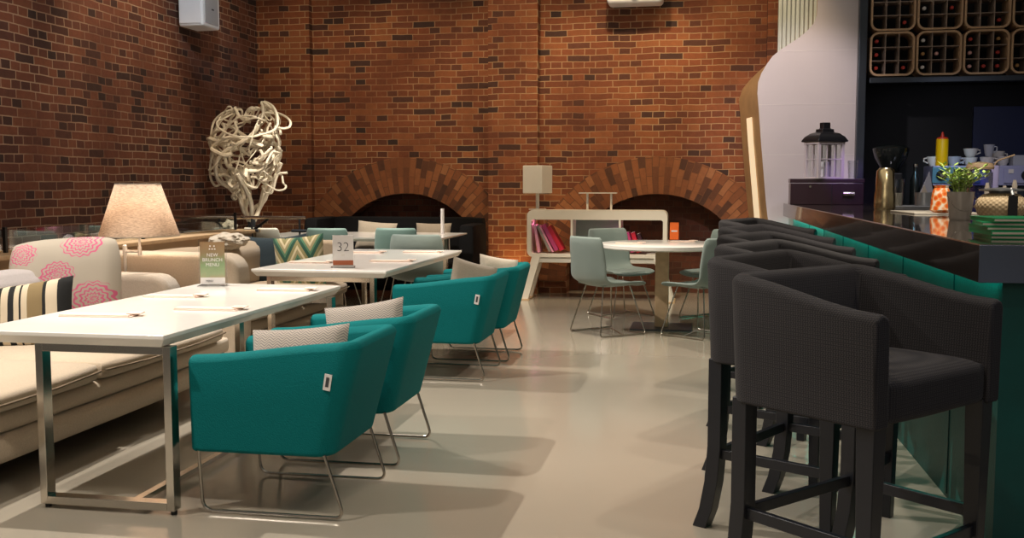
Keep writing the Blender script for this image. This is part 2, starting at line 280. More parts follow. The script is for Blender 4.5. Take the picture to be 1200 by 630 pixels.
# ------------------------------------------------------------------ mesh helpers
class MB:
    def __init__(s): s.bm = bmesh.new()
    def add(s, verts, faces, mat=None):
        vs = [s.bm.verts.new(mat @ Vector(v) if mat else v) for v in verts]
        fs = []
        for f in faces:
            try: fs.append(s.bm.faces.new([vs[i] for i in f]))
            except ValueError: pass
        return vs, fs
    def box(s, x0, x1, y0, y1, z0, z1, mat=None):
        v = [(x0, y0, z0), (x1, y0, z0), (x1, y1, z0), (x0, y1, z0), (x0, y0, z1), (x1, y0, z1), (x1, y1, z1), (x0, y1, z1)]
        s.add(v, [(3, 2, 1, 0), (4, 5, 6, 7), (0, 1, 5, 4), (1, 2, 6, 5), (2, 3, 7, 6), (3, 0, 4, 7)], mat); return s
    def taper(s, c0, s0, c1, s1):
        """box from rectangle centre c0 half-size s0 to c1 half-size s1"""
        v = [(c0[0]+a*s0[0], c0[1]+b*s0[1], c0[2]) for a, b in ((-1, -1), (1, -1), (1, 1), (-1, 1))] + [(c1[0]+a*s1[0], c1[1]+b*s1[1], c1[2]) for a, b in ((-1, -1), (1, -1), (1, 1), (-1, 1))]
        s.add(v, [(3, 2, 1, 0), (4, 5, 6, 7), (0, 1, 5, 4), (1, 2, 6, 5), (2, 3, 7, 6), (3, 0, 4, 7)]); return s
    def prism(s, poly, axis, a, b, mat=None):
        """polygon [(u,v)] extruded along axis from a to b; x:(y,z) y:(x,z) z:(x,y)"""
        def pt(u, v, t): return {'x': (t, u, v), 'y': (u, t, v), 'z': (u, v, t)}[axis]
        n = len(poly); v = [pt(*p, a) for p in poly] + [pt(*p, b) for p in poly]
        f = [tuple(range(n)), tuple(range(2*n-1, n-1, -1))] + [(i, i+n, (i+1) % n+n, (i+1) % n) for i in range(n)]
        s.add(v, f, mat); return s
    def tube(s, pts, r, seg=8, closed=False, cap=True):
        pts = [Vector(p) for p in pts]; n = len(pts); rr = r if isinstance(r, (list, tuple)) else [r]*n
        rings = []; up = None
        for i, p in enumerate(pts):
            a = pts[(i-1) % n] if (closed or i > 0) else p; b = pts[(i+1) % n] if (closed or i < n-1) else p
            t = (b-a).normalized()
            if up is None: up = Vector((0, 0, 1)) if abs(t.z) < .9 else Vector((1, 0, 0))
            u = (up - t*up.dot(t))
            if u.length < 1e-4: u = t.orthogonal()
            u.normalize(); v = t.cross(u); up = u
            rings.append([s.bm.verts.new(p + (u*math.cos(2*PI*k/seg) + v*math.sin(2*PI*k/seg))*rr[i]) for k in range(seg)])
        for i in range(n if closed else n-1):
            A, B = rings[i], rings[(i+1) % n]
            for k in range(seg): s.bm.faces.new([A[k], A[(k+1) % seg], B[(k+1) % seg], B[k]])
        if cap and not closed: s.bm.faces.new(rings[0][::-1]); s.bm.faces.new(rings[-1])
        return s
    def lathe(s, prof, c=(0, 0, 0), seg=24):
        rings = []
        for r, z in prof: rings.append([s.bm.verts.new((c[0]+max(r, 1e-4)*math.cos(2*PI*k/seg), c[1]+max(r, 1e-4)*math.sin(2*PI*k/seg), c[2]+z)) for k in range(seg)])
        for A, B in zip(rings, rings[1:]):
            for k in range(seg): s.bm.faces.new([A[k], A[(k+1) % seg], B[(k+1) % seg], B[k]])
        s.bm.faces.new(rings[0][::-1]); s.bm.faces.new(rings[-1]); return s
    def loft(s, loops, cap=True):
        L = [[s.bm.verts.new(p) for p in lp] for lp in loops]; n = len(L[0])
        for A, B in zip(L, L[1:]):
            for k in range(n): s.bm.faces.new([A[k], A[(k+1) % n], B[(k+1) % n], B[k]])
        if cap: s.bm.faces.new(L[0][::-1]); s.bm.faces.new(L[-1])
        return s
    def build(s, name, mat, parent=None, bevel=0, bseg=3, smooth=True, sub=0, solid=0):
        bmesh.ops.recalc_face_normals(s.bm, faces=s.bm.faces)
        me = bpy.data.meshes.new(name); s.bm.to_mesh(me); s.bm.free()
        if isinstance(mat, str): mat = M[mat]
        me.materials.append(mat)
        o = bpy.data.objects.new(name, me); C.objects.link(o)
        if parent: o.parent = parent
        for p in me.polygons: p.use_smooth = smooth
        if smooth and not sub:
            try: me.set_sharp_from_angle(angle=R(38))
            except Exception: pass
        if solid: md = o.modifiers.new('solid', 'SOLIDIFY'); md.thickness = solid; md.offset = 0
        if bevel: md = o.modifiers.new('bevel', 'BEVEL'); md.width = bevel; md.segments = bseg; md.limit_method = 'ANGLE'; md.angle_limit = R(38); md.harden_normals = False
        if bevel:
            for p in me.polygons: p.use_smooth = True
            try:
                md.harden_normals = True
            except Exception: pass
        if sub: md = o.modifiers.new('sub', 'SUBSURF'); md.levels = sub; md.render_levels = sub
        return o
def tag(o, label, cat, group=None):
    o['label'] = label; o['category'] = cat
    if group: o['group'] = group
    return o
def thing(name, loc, rz=0, label='', cat='', group=None):
    o = bpy.data.objects.new(name, None); o.empty_display_size = .1; C.objects.link(o); o.location = loc; o.rotation_euler = (0, 0, rz)
    return tag(o, label, cat, group)
def struct(o): o['kind'] = 'structure'; return o
def dup(root, loc, rz, label, group=None):
    r = root.copy(); C.objects.link(r); r.location = loc; r.rotation_euler = (root.rotation_euler[0], root.rotation_euler[1], rz); r['label'] = label
    if group: r['group'] = group
    def rec(src, dst):
        for ch in list(src.children):
            c = ch.copy(); C.objects.link(c); c.parent = dst; rec(ch, c)
    rec(root, r)
    return r
def text_mesh(name, body, size, mat, parent, mw, align='CENTER'):
    cu = bpy.data.curves.new(name+'_c', 'FONT'); cu.body = body; cu.size = size; cu.align_x = align; cu.extrude = .0006; cu.offset = -size*.018 if size > .05 else 0
    t = bpy.data.objects.new(name+'_t', cu); C.objects.link(t); dg = bpy.context.evaluated_depsgraph_get()
    me = bpy.data.meshes.new_from_object(t.evaluated_get(dg)); bpy.data.objects.remove(t)
    me.transform(mw); me.materials.clear(); me.materials.append(M[mat]); o = bpy.data.objects.new(name, me); C.objects.link(o); o.parent = parent; return o
def rrect(x0, x1, z0, z1, r, n=6):
    out = []
    for cx, cz, a0 in ((x1-r, z1-r, 0), (x0+r, z1-r, 90), (x0+r, z0+r, 180), (x1-r, z0+r, 270)):
        for k in range(n+1): a = R(a0+90*k/n); out.append((cx+r*math.cos(a), cz+r*math.sin(a)))
    return out
def fillet(pts, r, n=5):
    """round the inner corners of an open 3D polyline"""
    pts = [Vector(p) for p in pts]; out = [pts[0]]
    for a, p, b in zip(pts, pts[1:], pts[2:]):
        u = (a-p); v = (b-p); d = min(r, u.length*.45, v.length*.45); A = p+u.normalized()*d; B = p+v.normalized()*d
        for k in range(n+1): t = k/n; out.append(A*(1-t)**2 + p*2*t*(1-t) + B*t*t)
    out.append(pts[-1]); return out
def pillow_mb(wd, ht, th, pull=.05, n=18, dent=0, rc=0):
    """pillow in local xz plane, thickness along y, pointed corners"""
    mb = MB(); V = {}
    for side in (1, -1):
        for i in range(n+1):
            for j in range(n+1):
                u = -1+2*i/n; v = -1+2*j/n; edge = i in (0, n) or j in (0, n)
                if side == -1 and edge: V[side, i, j] = V[1, i, j]; continue
                k = ((1-abs(u)**2.6)*(1-abs(v)**2.6)); t = max(k, 0)**.45
                px = u*wd/2*(1-pull*(1-v*v)); pz = v*ht/2*(1-pull*(1-u*u))
                cc = 1-rc*(u*u*v*v)**1.5; px *= cc; pz *= cc
                pz -= dent*ht*max(0, v)*(1-u*u)
                wr = .006*noise.noise(Vector((u*3, v*3, side*2)))
                V[side, i, j] = mb.bm.verts.new((px, side*(th/2*t+wr*t), pz))
    for side in (1, -1):
        for i in range(n):
            for j in range(n):
                q = [V[side, i, j], V[side, i+1, j], V[side, i+1, j+1], V[side, i, j+1]]
                try: mb.bm.faces.new(q if side == -1 else q[::-1])
                except ValueError: pass
    return mb
def puff_box(x0, x1, y0, y1, z0, z1, bx=.03, bz=.03, r=.05, n=10, front=0):
    """upholstery block: superellipsoid-rounded box with bulging faces"""
    mb = MB(); cx, cy, cz = (x0+x1)/2, (y0+y1)/2, (z0+z1)/2; hx, hy, hz = (x1-x0)/2, (y1-y0)/2, (z1-z0)/2
    bmesh.ops.create_cube(mb.bm, size=2); bmesh.ops.subdivide_edges(mb.bm, edges=mb.bm.edges, cuts=n, use_grid_fill=True)
    for v in mb.bm.verts:
        u = Vector(v.co)
        p = Vector((u.x*hx, u.y*hy, u.z*hz))
        # rounded corners
        q = Vector((max(-hx+r, min(hx-r, p.x)), max(-hy+r, min(hy-r, p.y)), max(-hz+r, min(hz-r, p.z))))
        d = p-q
        if d.length > 1e-6: p = q + d.normalized()*r if d.length > r*.3 or True else p
        sx, sy, sz = 1-u.x*u.x, 1-u.y*u.y, 1-u.z*u.z
        p.x += math.copysign(bx, u.x)*(sy**.6*sz**.6)*abs(u.x)**4; p.z += math.copysign(bz, u.z)*(sx**.6*sy**.6)*abs(u.z)**4
        v.co = p + Vector((cx, cy, cz))
    return mb
def ushell(d, w, t, r, zb, zback, zfront, lean=.0, slean=.0, nseg=10, e=.03, d_extra=0):
    """tub shell: open side towards +x. returns MB"""
    path = []   # x,y,nx,ny
    L = d - r
    def P_(x, y, nx, ny): path.append((x, y, nx, ny))
    for k in range(6): P_(d/2 - L*k/5, -w/2, 0, -1)
    for k in range(1, nseg): a = R(-90-90*k/nseg); P_(-d/2+r+r*math.cos(a), -w/2+r+r*math.sin(a), math.cos(a), math.sin(a))
    for k in range(7): P_(-d/2, -w/2+r+(w-2*r)*k/6, -1, 0)
    for k in range(1, nseg): a = R(180-90*k/nseg); P_(-d/2+r+r*math.cos(a), w/2-r+r*math.sin(a), math.cos(a), math.sin(a))
    for k in range(6): P_(-d/2+r + L*k/5, w/2, 0, 1)
    loops = []
    for (x, y, nx, ny) in path:
        back = max(0, min(1, (d/2-x)/d)); bs = back*back*(3-2*back)
        zt = zfront+(zback-zfront)*bs
        prof = [(0, zb), (0, zb+(zt-zb)*.5), (0, zt-e), (e*.3, zt-e*.3), (e, zt), (t-e, zt), (t-e*.3, zt-e*.3), (t, zt-e), (t, zb+(zt-zb)*.5), (t, zb)]
        lp = []
        for o, z in prof:
            f = (z-zb)/(zback-zb)
            lp.append((x - nx*o - lean*f*bs, y - ny*o + slean*f*(1 if y > 0 else -1)*min(1, abs(y)/(w/2)), z))
        loops.append(lp)
    mb = MB(); mb.loft(loops); return mb

# ------------------------------------------------------------------ setting
f = MB(); f.add([(-7, -1, 0), (5, -1, 0), (5, 14.6, 0), (-7, 14.6, 0), (-7, -1, -.1), (5, -1, -.1), (5, 14.6, -.1), (-7, 14.6, -.1)], [(0, 1, 2, 3), (7, 6, 5, 4), (0, 4, 5, 1), (1, 5, 6, 2), (2, 6, 7, 3), (3, 7, 4, 0)])
struct(f.build('floor', 'floor_resin', smooth=False))
WX = -5.9; H = 4.7
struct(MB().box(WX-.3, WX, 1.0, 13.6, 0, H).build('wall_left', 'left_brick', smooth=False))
# back wall with two segmental arch openings
YB = 13.1
def arch_pts(cx, cz, r, x0, x1, n=28):
    """points on the arch curve from x0 to x1 above z=0"""
    out = []
    for k in range(n+1):
        x = x0+(x1-x0)*k/n; out.append((x, cz+math.sqrt(max(0, r*r-(x-cx)**2))))
    return out
arches = [(-3.88, .20, 1.09, 1.56, -4.95, -2.81), (-.59, .12, 1.17, 1.64, -1.74, .56)]
def wall_panel(mb, x0, x1, arch=None):
    if not arch: mb.prism([(x0, 0), (x1, 0), (x1, H), (x0, H)], 'y', YB, YB+.3); return
    cx, cz, ri, ro, a0, a1 = arch
    top = arch_pts(cx, cz, ri, a0, a1)
    # fan of quads above the curve + side strips
    n = len(top)
    for (x, z), (x2, z2) in zip(top, top[1:]):
        mb.prism([(x, z), (x2, z2), (x2, H), (x, H)], 'y', YB, YB+.3)
    mb.prism([(x0, 0), (a0, 0), (a0, H), (x0, H)], 'y', YB, YB+.3)
    mb.prism([(a1, 0), (x1, 0), (x1, H), (a1, H)], 'y', YB, YB+.3)
mb = MB(); wall_panel(mb, WX-.3, -5.0); wall_panel(mb, -5.0, -2.7, arches[0]); wall_panel(mb, -2.7, -1.9); wall_panel(mb, -1.9, 5.0, arches[1])
struct(mb.build('wall_back', 'back_brick', smooth=False))
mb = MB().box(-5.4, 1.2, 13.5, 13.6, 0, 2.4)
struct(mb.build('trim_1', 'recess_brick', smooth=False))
# pilasters
for i, (a, b) in enumerate(((WX, -5.16), (-2.74, -2.1), (.72, 1.1))):
    struct(MB().box(a, b, YB-.14 if i else YB-.10, YB+.02, 0, H).build('trim_%d' % (i+2), 'back_brick', smooth=False))
# voussoir rings with polar uv
for i, (cx, cz, ri, ro, a0, a1) in enumerate(arches):
    mb = MB(); uvl = mb.bm.loops.layers.uv.new('UV')
    n = 60; th0, th1 = (R(8), R(172)) if i == 0 else (R(2), R(178)); yf = YB-.025; ring = []
    for k in range(n+1):
        t = th0+(th1-th0)*k/n
        if i == 0 and cx+ri*math.cos(t) > -2.74: continue
        ro_t = ro
        if i == 0: ro_t = min(ro, (-2.74-cx)/math.cos(t)) if math.cos(t) > .1 else ro
        if i == 1 and math.cos(t) < -.1: ro_t = min(ro, (cx+2.1)/-math.cos(t))
        ring.append((t, ri, ro_t))
    for (t, r0, r1), (u, s0, s1) in zip(ring, ring[1:]):
        vv = [(t, r0), (t, r1), (u, s1), (u, s0)]
        for yy, yk in ((yf, 0),):
            vs = [mb.bm.verts.new((cx+r*math.cos(a), yy, cz+r*math.sin(a))) for a, r in vv]; fc = mb.bm.faces.new(vs)
            for lp, (a, r) in zip(fc.loops, vv): lp[uvl].uv = (r-ri+.0, a*(ri+ro)/2)
        # soffit and outer rim
        for a, b in (((t, r0), (u, s0)), ((t, r1), (u, s1))):
            vs = [mb.bm.verts.new((cx+r*math.cos(q), y_, cz+r*math.sin(q))) for (q, r), y_ in ((a, yf), (b, yf), (b, YB+.3 if a[1] == r0 else YB+.01), (a, YB+.3 if a[1] == r0 else YB+.01))]
            fc = mb.bm.faces.new(vs)
            for lp, (uu, vv2) in zip(fc.loops, ((0, a[0]), (0, b[0]), (.3, b[0]), (.3, a[0]))): lp[uvl].uv = (uu, vv2*(ri+ro)/2)
    bmesh.ops.remove_doubles(mb.bm, verts=mb.bm.verts, dist=.0005)
    struct(mb.build('trim_%d' % (5+i), 'arch_brick', smooth=False))
# low parapet with a pale wooden ledge behind the sofas
struct(MB().box(-4.98, -4.68, 2.6, 10.2, 0, .905).build('trim_7', 'wood_ledge', smooth=False))
struct(MB().box(-5.03, -4.63, 2.6, 10.2, .905, .94).build('trim_8', 'pale_wood', smooth=False, bevel=.008))
# white sculpted wall beside the bar
YW = 12.2
curve = [(.76, .0), (.74, .9), (.70, 1.2), (.67, 1.5), (.63, 1.9), (.60, 2.25), (.58, 2.45), (.585, 2.58), (.62, 2.68), (.67, 2.77), (.74, 2.87), (.84, 2.95), (.95, 3.02), (1.04, 3.08), (1.12, 3.15), (1.18, 3.22), (1.215, 3.31), (1.22, 3.45), (1.22, H)]
mb = MB(); backc = [(max(.40, x-.16) if z < 2.6 else x, z) for x, z in curve]
Vf = [mb.bm.verts.new((x, YW, z)) for x, z in curve]; Vfr = [mb.bm.verts.new((1.68, YW, z)) for x, z in curve]
for a in range(len(curve)-1): mb.bm.faces.new([Vf[a], Vfr[a], Vfr[a+1], Vf[a+1]])
Vb = [mb.bm.verts.new((x+.06, YB, z)) for x, z in curve]; Vbr = [mb.bm.verts.new((1.68, YB, z)) for x, z in curve]
for a in range(len(curve)-1): mb.bm.faces.new([Vfr[a], Vbr[a], Vbr[a+1], Vfr[a+1]])
struct(mb.build('wall_right', 'white_stone', smooth=False))
mb = MB(); Vf = [mb.bm.verts.new((x, YW, z)) for x, z in curve]
sidex = []
for x, z in curve: sidex.append(x-.18 if z < 2.5 else x-.18+.18*min(1, (z-2.5)/.5)*1.2)
Vb = [mb.bm.verts.new((sx, YB-.02, z)) for sx, (x, z) in zip(sidex, curve)]
for a in range(len(curve)-1): mb.bm.faces.new([Vf[a], Vf[a+1], Vb[a+1], Vb[a]])
struct(mb.build('trim_9', 'gold_side'))
mb = MB()   # bright stripe of light on the flank, put in as a glowing material
rows = [(1.0, 0.72), (1.2, .70), (1.5, .67), (1.9, .63), (2.2, .605)]
A = []; B = []
for z, x in rows:
    for t, Lst in ((.32, A), (.62, B)):
        Lst.append(mb.bm.verts.new((x-.18*t-.012, YW+(YB-.02-YW)*t, z)))
for a in range(len(rows)-1): mb.bm.faces.new([A[a], A[a+1], B[a+1], B[a]])
struct(mb.build('trim_10', 'flank_glow'))
# fluted panel above the sweep
struct(MB().box(.80, 1.24, YW+.10, YW+.14, 2.6, H).build('trim_11', 'ribbed', smooth=False))
# tile joints on the white wall
mb = MB()
for z, x0 in ((1.75, .66), (2.32, .60), (2.92, .85), (3.5, 1.23)): mb.box(x0, 1.66, YW-.002, YW+.001, z, z+.004)
struct(mb.build('trim_12', 'white_card', smooth=False))
# back-bar carcass
mb = MB(); mb.box(1.665, 1.755, YW-.12, YW+.1, 0, H); struct(mb.build('trim_13', 'steel_dark', smooth=False, bevel=.01))
mb = MB(); mb.box(1.79, 4.4, YW-.1, YW+.05, 2.535, 2.60); struct(mb.build('trim_14', 'steel_dark', smooth=False, bevel=.01))
mb = MB(); mb.box(1.7, 4.4, 13.0, 13.08, 0, H); mb.box(4.3, 4.4, 9.5, 13.6, 0, H); mb.box(1.72, 1.76, YW+.1, 13.0, 0, H); mb.box(1.79, 4.4, YW+.5, YW+.55, 2.6, H)
struct(mb.build('wall_bar', 'dark_void', smooth=False))
mb = MB(); mb.box(3.1, 4.28, 12.96, 12.995, 1.5, 2.32); struct(mb.build('window_1', 'bar_blue', smooth=False))
# ------------------------------------------------------------------ bar
bar = thing('bar_counter', (1.02, 4.1, 0), R(1.0), 'long bar with dark stone counter, brown fascia and teal panelled front beside the stools', 'bar')
LB = 7.9
MB().box(-.0, 1.45, 0, LB, 1.17, 1.2).build('worktop', 'counter_stone', bar, bevel=.004)
MB().box(-.002, .05, .0005, LB, 1.055, 1.197).build('fascia', 'fascia', bar, bevel=.003)
MB().box(-.002, 1.45, -.006, .0, 1.055, 1.197).build('end_fascia', 'fascia_end', bar, bevel=.003)['label'] = 'blue-grey end face of the counter'
mb = MB().box(.10, 1.35, .05, LB-.1, 0.0, 1.055); mb.build('front_panel', 'teal_panel', bar)
mb = MB()
for k in range(6): mb.box(.096, .10, .75+k*1.1, .757+k*1.1, .02, 1.05)
mb.box(.5, .51, .046, .05, .02, 1.05)
mb.build('panel_joint', 'panel_groove', bar)
# led strip under the overhang
for k, (y0, y1) in enumerate(((0.1, 2.6), (2.6, 5.2), (5.2, 7.8))):
    a = area('counter_led', (0, 0, 0), (0, 0, -1), (1.8, 3.0, 6.5)[k], .03, y1-y0, (.0, .95, .72)); a.parent = bar; a.location = (.06, (y0+y1)/2, 1.048); a.rotation_euler = (0, R(-8), 0)
# rear worktop
rb = thing('rear_worktop', (2.3, 11.15, 0), 0, 'dark rear counter behind the bar carrying the coffee machine', 'counter')
MB().box(.15, 1.95, -.05, 1.0, 1.16, 1.2).build('worktop', 'counter_stone', rb, bevel=.004)
MB().box(.2, 1.9, 0, .95, 0, 1.16).build('base', 'black_plastic', rb)

# ------------------------------------------------------------------ bar stools
def make_stool():
    t = thing('bar_stool', (0, 0, 0), 0, '', 'bar stool')
    W, D = .72, .57
    ushell(D, W, .075, .09, .70, 1.13, 1.045, .02, .01).build('shell', 'stool_weave', t, bevel=.012)
    puff_box(-D/2+.07, D/2-.005, -W/2+.073, W/2-.073, .70, .845, .0, .018, .03).build('seat', 'stool_weave', t)
    for sx in (-1, 1):
        for sy in (-1, 1):
            mb = MB(); x, y = sx*(D/2-.045), sy*(W/2-.05)
            lv = [(0, .715), (0, .35), (-.012, .2), (-.035, .08), (-.065, 0)] if sx < 0 else [(0, .715), (0, .4), (0, 0)]
            loops = []
            for dx, z in lv:
                h_ = .030 if sx < 0 else (.022+.010*z/.7)
                loops.append([(x+dx-h_, y-h_, z), (x+dx+h_, y-h_, z), (x+dx+h_, y+h_, z), (x+dx-h_, y+h_, z)])
            mb.loft(loops); mb.build('leg', 'black_wood', t, bevel=.004)
    xf, xb, yy = D/2-.045, -D/2+.045, W/2-.05
    MB().box(xf-.012, xf+.012, -yy, yy, .24, .28).build('footrest', 'black_wood', t, bevel=.003)
    MB().box(xb-.012, xb+.012, -yy, yy, .30, .34).build('stretcher', 'black_wood', t, bevel=.003)
    for s in (-1, 1): MB().box(xb, xf, s*yy-.012, s*yy+.012, .30, .34).build('stretcher', 'black_wood', t, bevel=.003)
    return t
st0 = make_stool()
spots = [(.53, 3.55, -42), (.43, 4.38, -30), (.46, 5.25, -28), (.48, 6.2, -27), (.50, 7.3, -27), (.52, 8.7, -26)]
lab = ['nearest dark woven tub bar stool, seat open to the viewer at the bar end', 'second nearest dark woven tub bar stool, directly behind the front one',
       'third dark bar stool from the front of the row', 'fourth dark bar stool from the front, mostly hidden in the row', 'second farthest dark bar stool in the row', 'farthest dark bar stool, at the brick arch end of the row']
for i, ((x, y, a), l) in enumerate(zip(spots, lab)):
    if i == 0: st0.location = (x, y, 0); st0.rotation_euler[2] = R(a); st0['label'] = l; st0['group'] = 'bar stools along the counter'
    else: dup(st0, (x, y, 0), R(a), l)

# ------------------------------------------------------------------ teal armchairs (local +x = front)
def make_arm():
    t = thing('tub_armchair', (0, 0, 0), 0, '', 'armchair', 'teal tub armchairs')
    D, W = .64, .62
    ushell(D, W, .085, .09, .27, .765, .69, .13, .015).build('shell', 'teal', t, bevel=.02, bseg=4)
    puff_box(-D/2+.05, D/2+.0, -W/2+.085, W/2-.085, .27, .45, .01, .02, .03).build('seat', 'teal', t)
    for s in (-1, 1):
        y = s*(W/2-.015); p = fillet([(D/2-.03, y, .28), (D/2-.045, y, .012), (-D/2-.05, y, .012), (-D/2+.035, y, .28)], .05)
        MB().tube(p, .0075, 8).build('sled_leg', 'wire', t)
    g = MB(); g.box(-.016, .016, -.0, .004, -.035, .035); lb = g.build('tag_label', 'white_card', t)
    g2 = MB(); g2.box(-.007, .007, .004, .0052, -.02, .022); k = g2.build('print', 'ink', lb)
    return t, lb
arm0, lb = make_arm()
# label sits on the flank near the rear corner (local -x,+y side faces the viewer after a half turn)
lb.location = (-.315, .322, .60); lb.rotation_euler = (R(-2), R(-10), 0)
chairs = [(-1.85, 4.33, 0, 'nearest teal tub armchair, white tag on its flank, grey cushion inside'),
          (-1.85, 5.16, 0, 'second teal tub armchair, just behind the nearest one'),
          (-1.90, 7.42, 0, 'third teal tub armchair, beside the table with the number sign'),
          (-1.87, 8.22, 0, 'farthest teal tub armchair, nearest the white bookcase')]
for i, (x, y, a, l) in enumerate(chairs):
    if i == 0: arm0.location = (x, y, 0); arm0.rotation_euler[2] = R(180+a); arm0['label'] = l
    else: dup(arm0, (x, y, 0), R(180+a), l)
def pillow(name, wd, ht, th, loc, rot, mat, label, group=None, pull=.06, dent=0, rnd_c=0):
    o = pillow_mb(wd, ht, th, pull, dent=dent, rc=rnd_c).build(name, mat); o.location = loc; o.rotation_euler = [R(a) for a in rot]
    return tag(o, label, 'cushion', group)
pillow('cushion', .46, .42, .15, (-1.77, 4.27, .59), (-24, -5, 3), 'herringbone', 'grey patterned cushion in the nearest teal armchair')
pillow('cushion', .44, .42, .14, (-1.75, 5.13, .60), (-22, -9, 3), 'herringbone', 'grey patterned cushion in the second teal armchair')
pillow('cushion', .36, .38, .13, (-1.70, 7.42, .66), (-14, 16, 30), 'taupe_cushion', 'plain taupe cushion in the third teal armchair')
pillow('cushion', .34, .34, .12, (-1.66, 8.22, .66), (-16, 10, 30), 'linen', 'pale linen cushion in the farthest teal armchair')

# ------------------------------------------------------------------ long tables
def long_table(loc, L, W, label, frame_x, skew=0):
    t = thing('dining_table', loc, 0, label, 'table', 'long white dining tables')
    mb = MB(); h = .055
    top = [(-W/2, 0+skew), (W/2, 0), (W/2, L), (-W/2, L)]
    bot = [(-W/2+.03, .03+skew), (W/2-.03, .03), (W/2-.03, L-.03), (-W/2+.03, L-.03)]
    mb.loft([[(x, y, .79-h) for x, y in bot], [(x, y, .79-.018) for x, y in top], [(x, y, .79) for x, y in top]])
    mb.build('tabletop', 'white_top', t, bevel=.004)
    x0, x1 = frame_x
    for yy in (.07, L-.14):
        m2 = MB()
        m2.box(x0, x0+.035, yy-.03, yy+.03, .02, .735); m2.box(x1-.035, x1, yy-.03, yy+.03, .02, .735)
        m2.box(x0+.035, x1-.035, yy-.03, yy+.03, .02, .055); m2.box(x0+.035, x1-.035, yy-.03, yy+.03, .70, .735)
        m2.build('leg_frame', 'chrome', t, bevel=.002)
        m3 = MB(); m3.lathe([(.014, 0), (.014, .02)], (x0+.018, yy, 0), 12); m3.lathe([(.014, 0), (.014, .02)], (x1-.018, yy, 0), 12); m3.build('foot', 'black_plastic', t)
    xm = x1-.22
    MB().box(xm-.02, xm+.02, .10, L-.17, .022, .045).build('floor_bar', 'chrome', t, bevel=.002)
    return t
long_table((-2.69, 3.92, 0), 2.14, .93, 'nearest long white table beside the cream sofa, set with folded napkins', (-.17, .47))
long_table((-2.79, 7.12, 0), 2.36, 1.05, 'long white table carrying the number sign, beyond the nearest table', (-.42, .42))
# far table near the brick arch
t = thing('dining_table', (-3.95, 10.75, 0), 0, 'farthest white table, in front of the left brick arch', 'table', 'long white dining tables')
mb = MB(); mb.loft([[(-1.0, .03, .785), (1.05, .03, .785), (1.05, 1.2, .785), (-1.0, 1.2, .785)], [(-1.05, 0, .815), (1.15, 0, .815), (1.15, 1.25, .815), (-1.05, 1.25, .815)], [(-1.05, 0, .83), (1.15, 0, .83), (1.15, 1.25, .83), (-1.05, 1.25, .83)]]); mb.build('tabletop', 'white_top', t)
for x in (-.8, .95):
    m2 = MB(); m2.box(x-.02, x+.02, .2, .26, 0, .785); m2.box(x-.02, x+.02, 1.0, 1.06, 0, .785); m2.box(x-.02, x+.02, .26, 1.0, 0, .04); m2.build('leg_frame', 'chrome', t)

def napkin(x, y, z, a, label, L=.30, Wd=.10):
    mb = MB(); mb.box(-L/2, L/2, -Wd/2, Wd/2, 0, .006); mb.box(-L/2, L/2-.01, -Wd/2+.004, Wd/2-.012, .006, .012)
    mb.box(L/2-.04, L/2+.03, -Wd/2+.01, Wd/2-.02, .012, .018, Matrix.Rotation(R(10), 4, 'Z'))
    o = mb.build('napkin', 'linen_fold', smooth=False, bevel=.002); o.location = (x, y, z); o.rotation_euler[2] = R(a)
    return tag(o, label, 'napkin')
napkin(-2.86, 4.45, .79, 4, 'folded napkin nearest the viewer on the nearest long table', .36)
napkin(-2.46, 4.78, .79, 2, 'folded napkin at the right edge of the nearest table, facing the armchairs', .33)
napkin(-2.93, 5.28, .79, 2, 'folded napkin on the sofa side of the nearest table, middle of its length', .32)
napkin(-2.45, 5.72, .79, 2, 'folded napkin at the far right end of the nearest table', .32)
napkin(-3.10, 7.75, .79, 2, 'folded napkin just left of the number sign', .34)
napkin(-2.50, 8.0, .79, 2, 'folded napkin right of the number sign', .34)
napkin(-3.05, 8.95, .79, 2, 'folded napkin at the far left of the number sign table', .34)
napkin(-2.55, 9.1, .79, 2, 'folded napkin at the far right of the number sign table', .34)

# acrylic brochure stand and the number sign
t = thing('brochure_stand', (-2.99, 5.88, .79), R(14), 'clear stand with a brown and green brochure on the nearest table', 'sign')
MB().box(-.085, .085, -.006, .006, .0, .29).build('acrylic_sleeve', 'acrylic', t, bevel=.002)
MB().box(-.085, .085, -.06, .06, 0, .008).build('foot', 'acrylic', t)
b_ = MB().box(-.075, .075, -.0095, -.0065, .055, .275).build('brochure', 'brochure', t)
MB().box(-.075, .075, -.0095, -.0065, .015, .055).build('footer_strip', 'white_card', t)
MW = lambda x, z, y=-.0105: Matrix.Translation((x, y, z)) @ Matrix.Rotation(R(90), 4, 'X')
text_mesh('lettering', 'NEW\nBRUNCH\nMENU', .030, 'white_card', t, MW(0, .185))
text_mesh('footer_lettering', 'MENU', .016, 'ink', t, MW(-.02, .028))
mb = MB()
for x, z in ((-.012, .25), (.012, .25), (-.016, .232), (.0, .232), (.016, .232)): mb.box(x-.004, x+.004, -.0115, -.0097, z-.004, z+.004)
mb.build('emblem', 'white_card', t)
t = thing('table_sign', (-2.68, 7.36, .79), R(16), 'white number 32 sign with copper strip standing on the second table', 'sign')
MB().box(-.078, .078, -.005, .005, .0, .245).build('card', 'white_card', t, bevel=.001)
MB().box(-.09, .09, -.05, .05, 0, .008).build('foot', 'acrylic', t)
MB().box(-.076, .076, -.0075, -.0052, .02, .055).build('copper_strip', 'copper', t)
text_mesh('numerals', '32', .098, 'ink', t, MW(0, .125, -.0062))
MB().box(-.012, .012, -.0062, -.0052, .093, .097).build('small_print', 'paper', t)

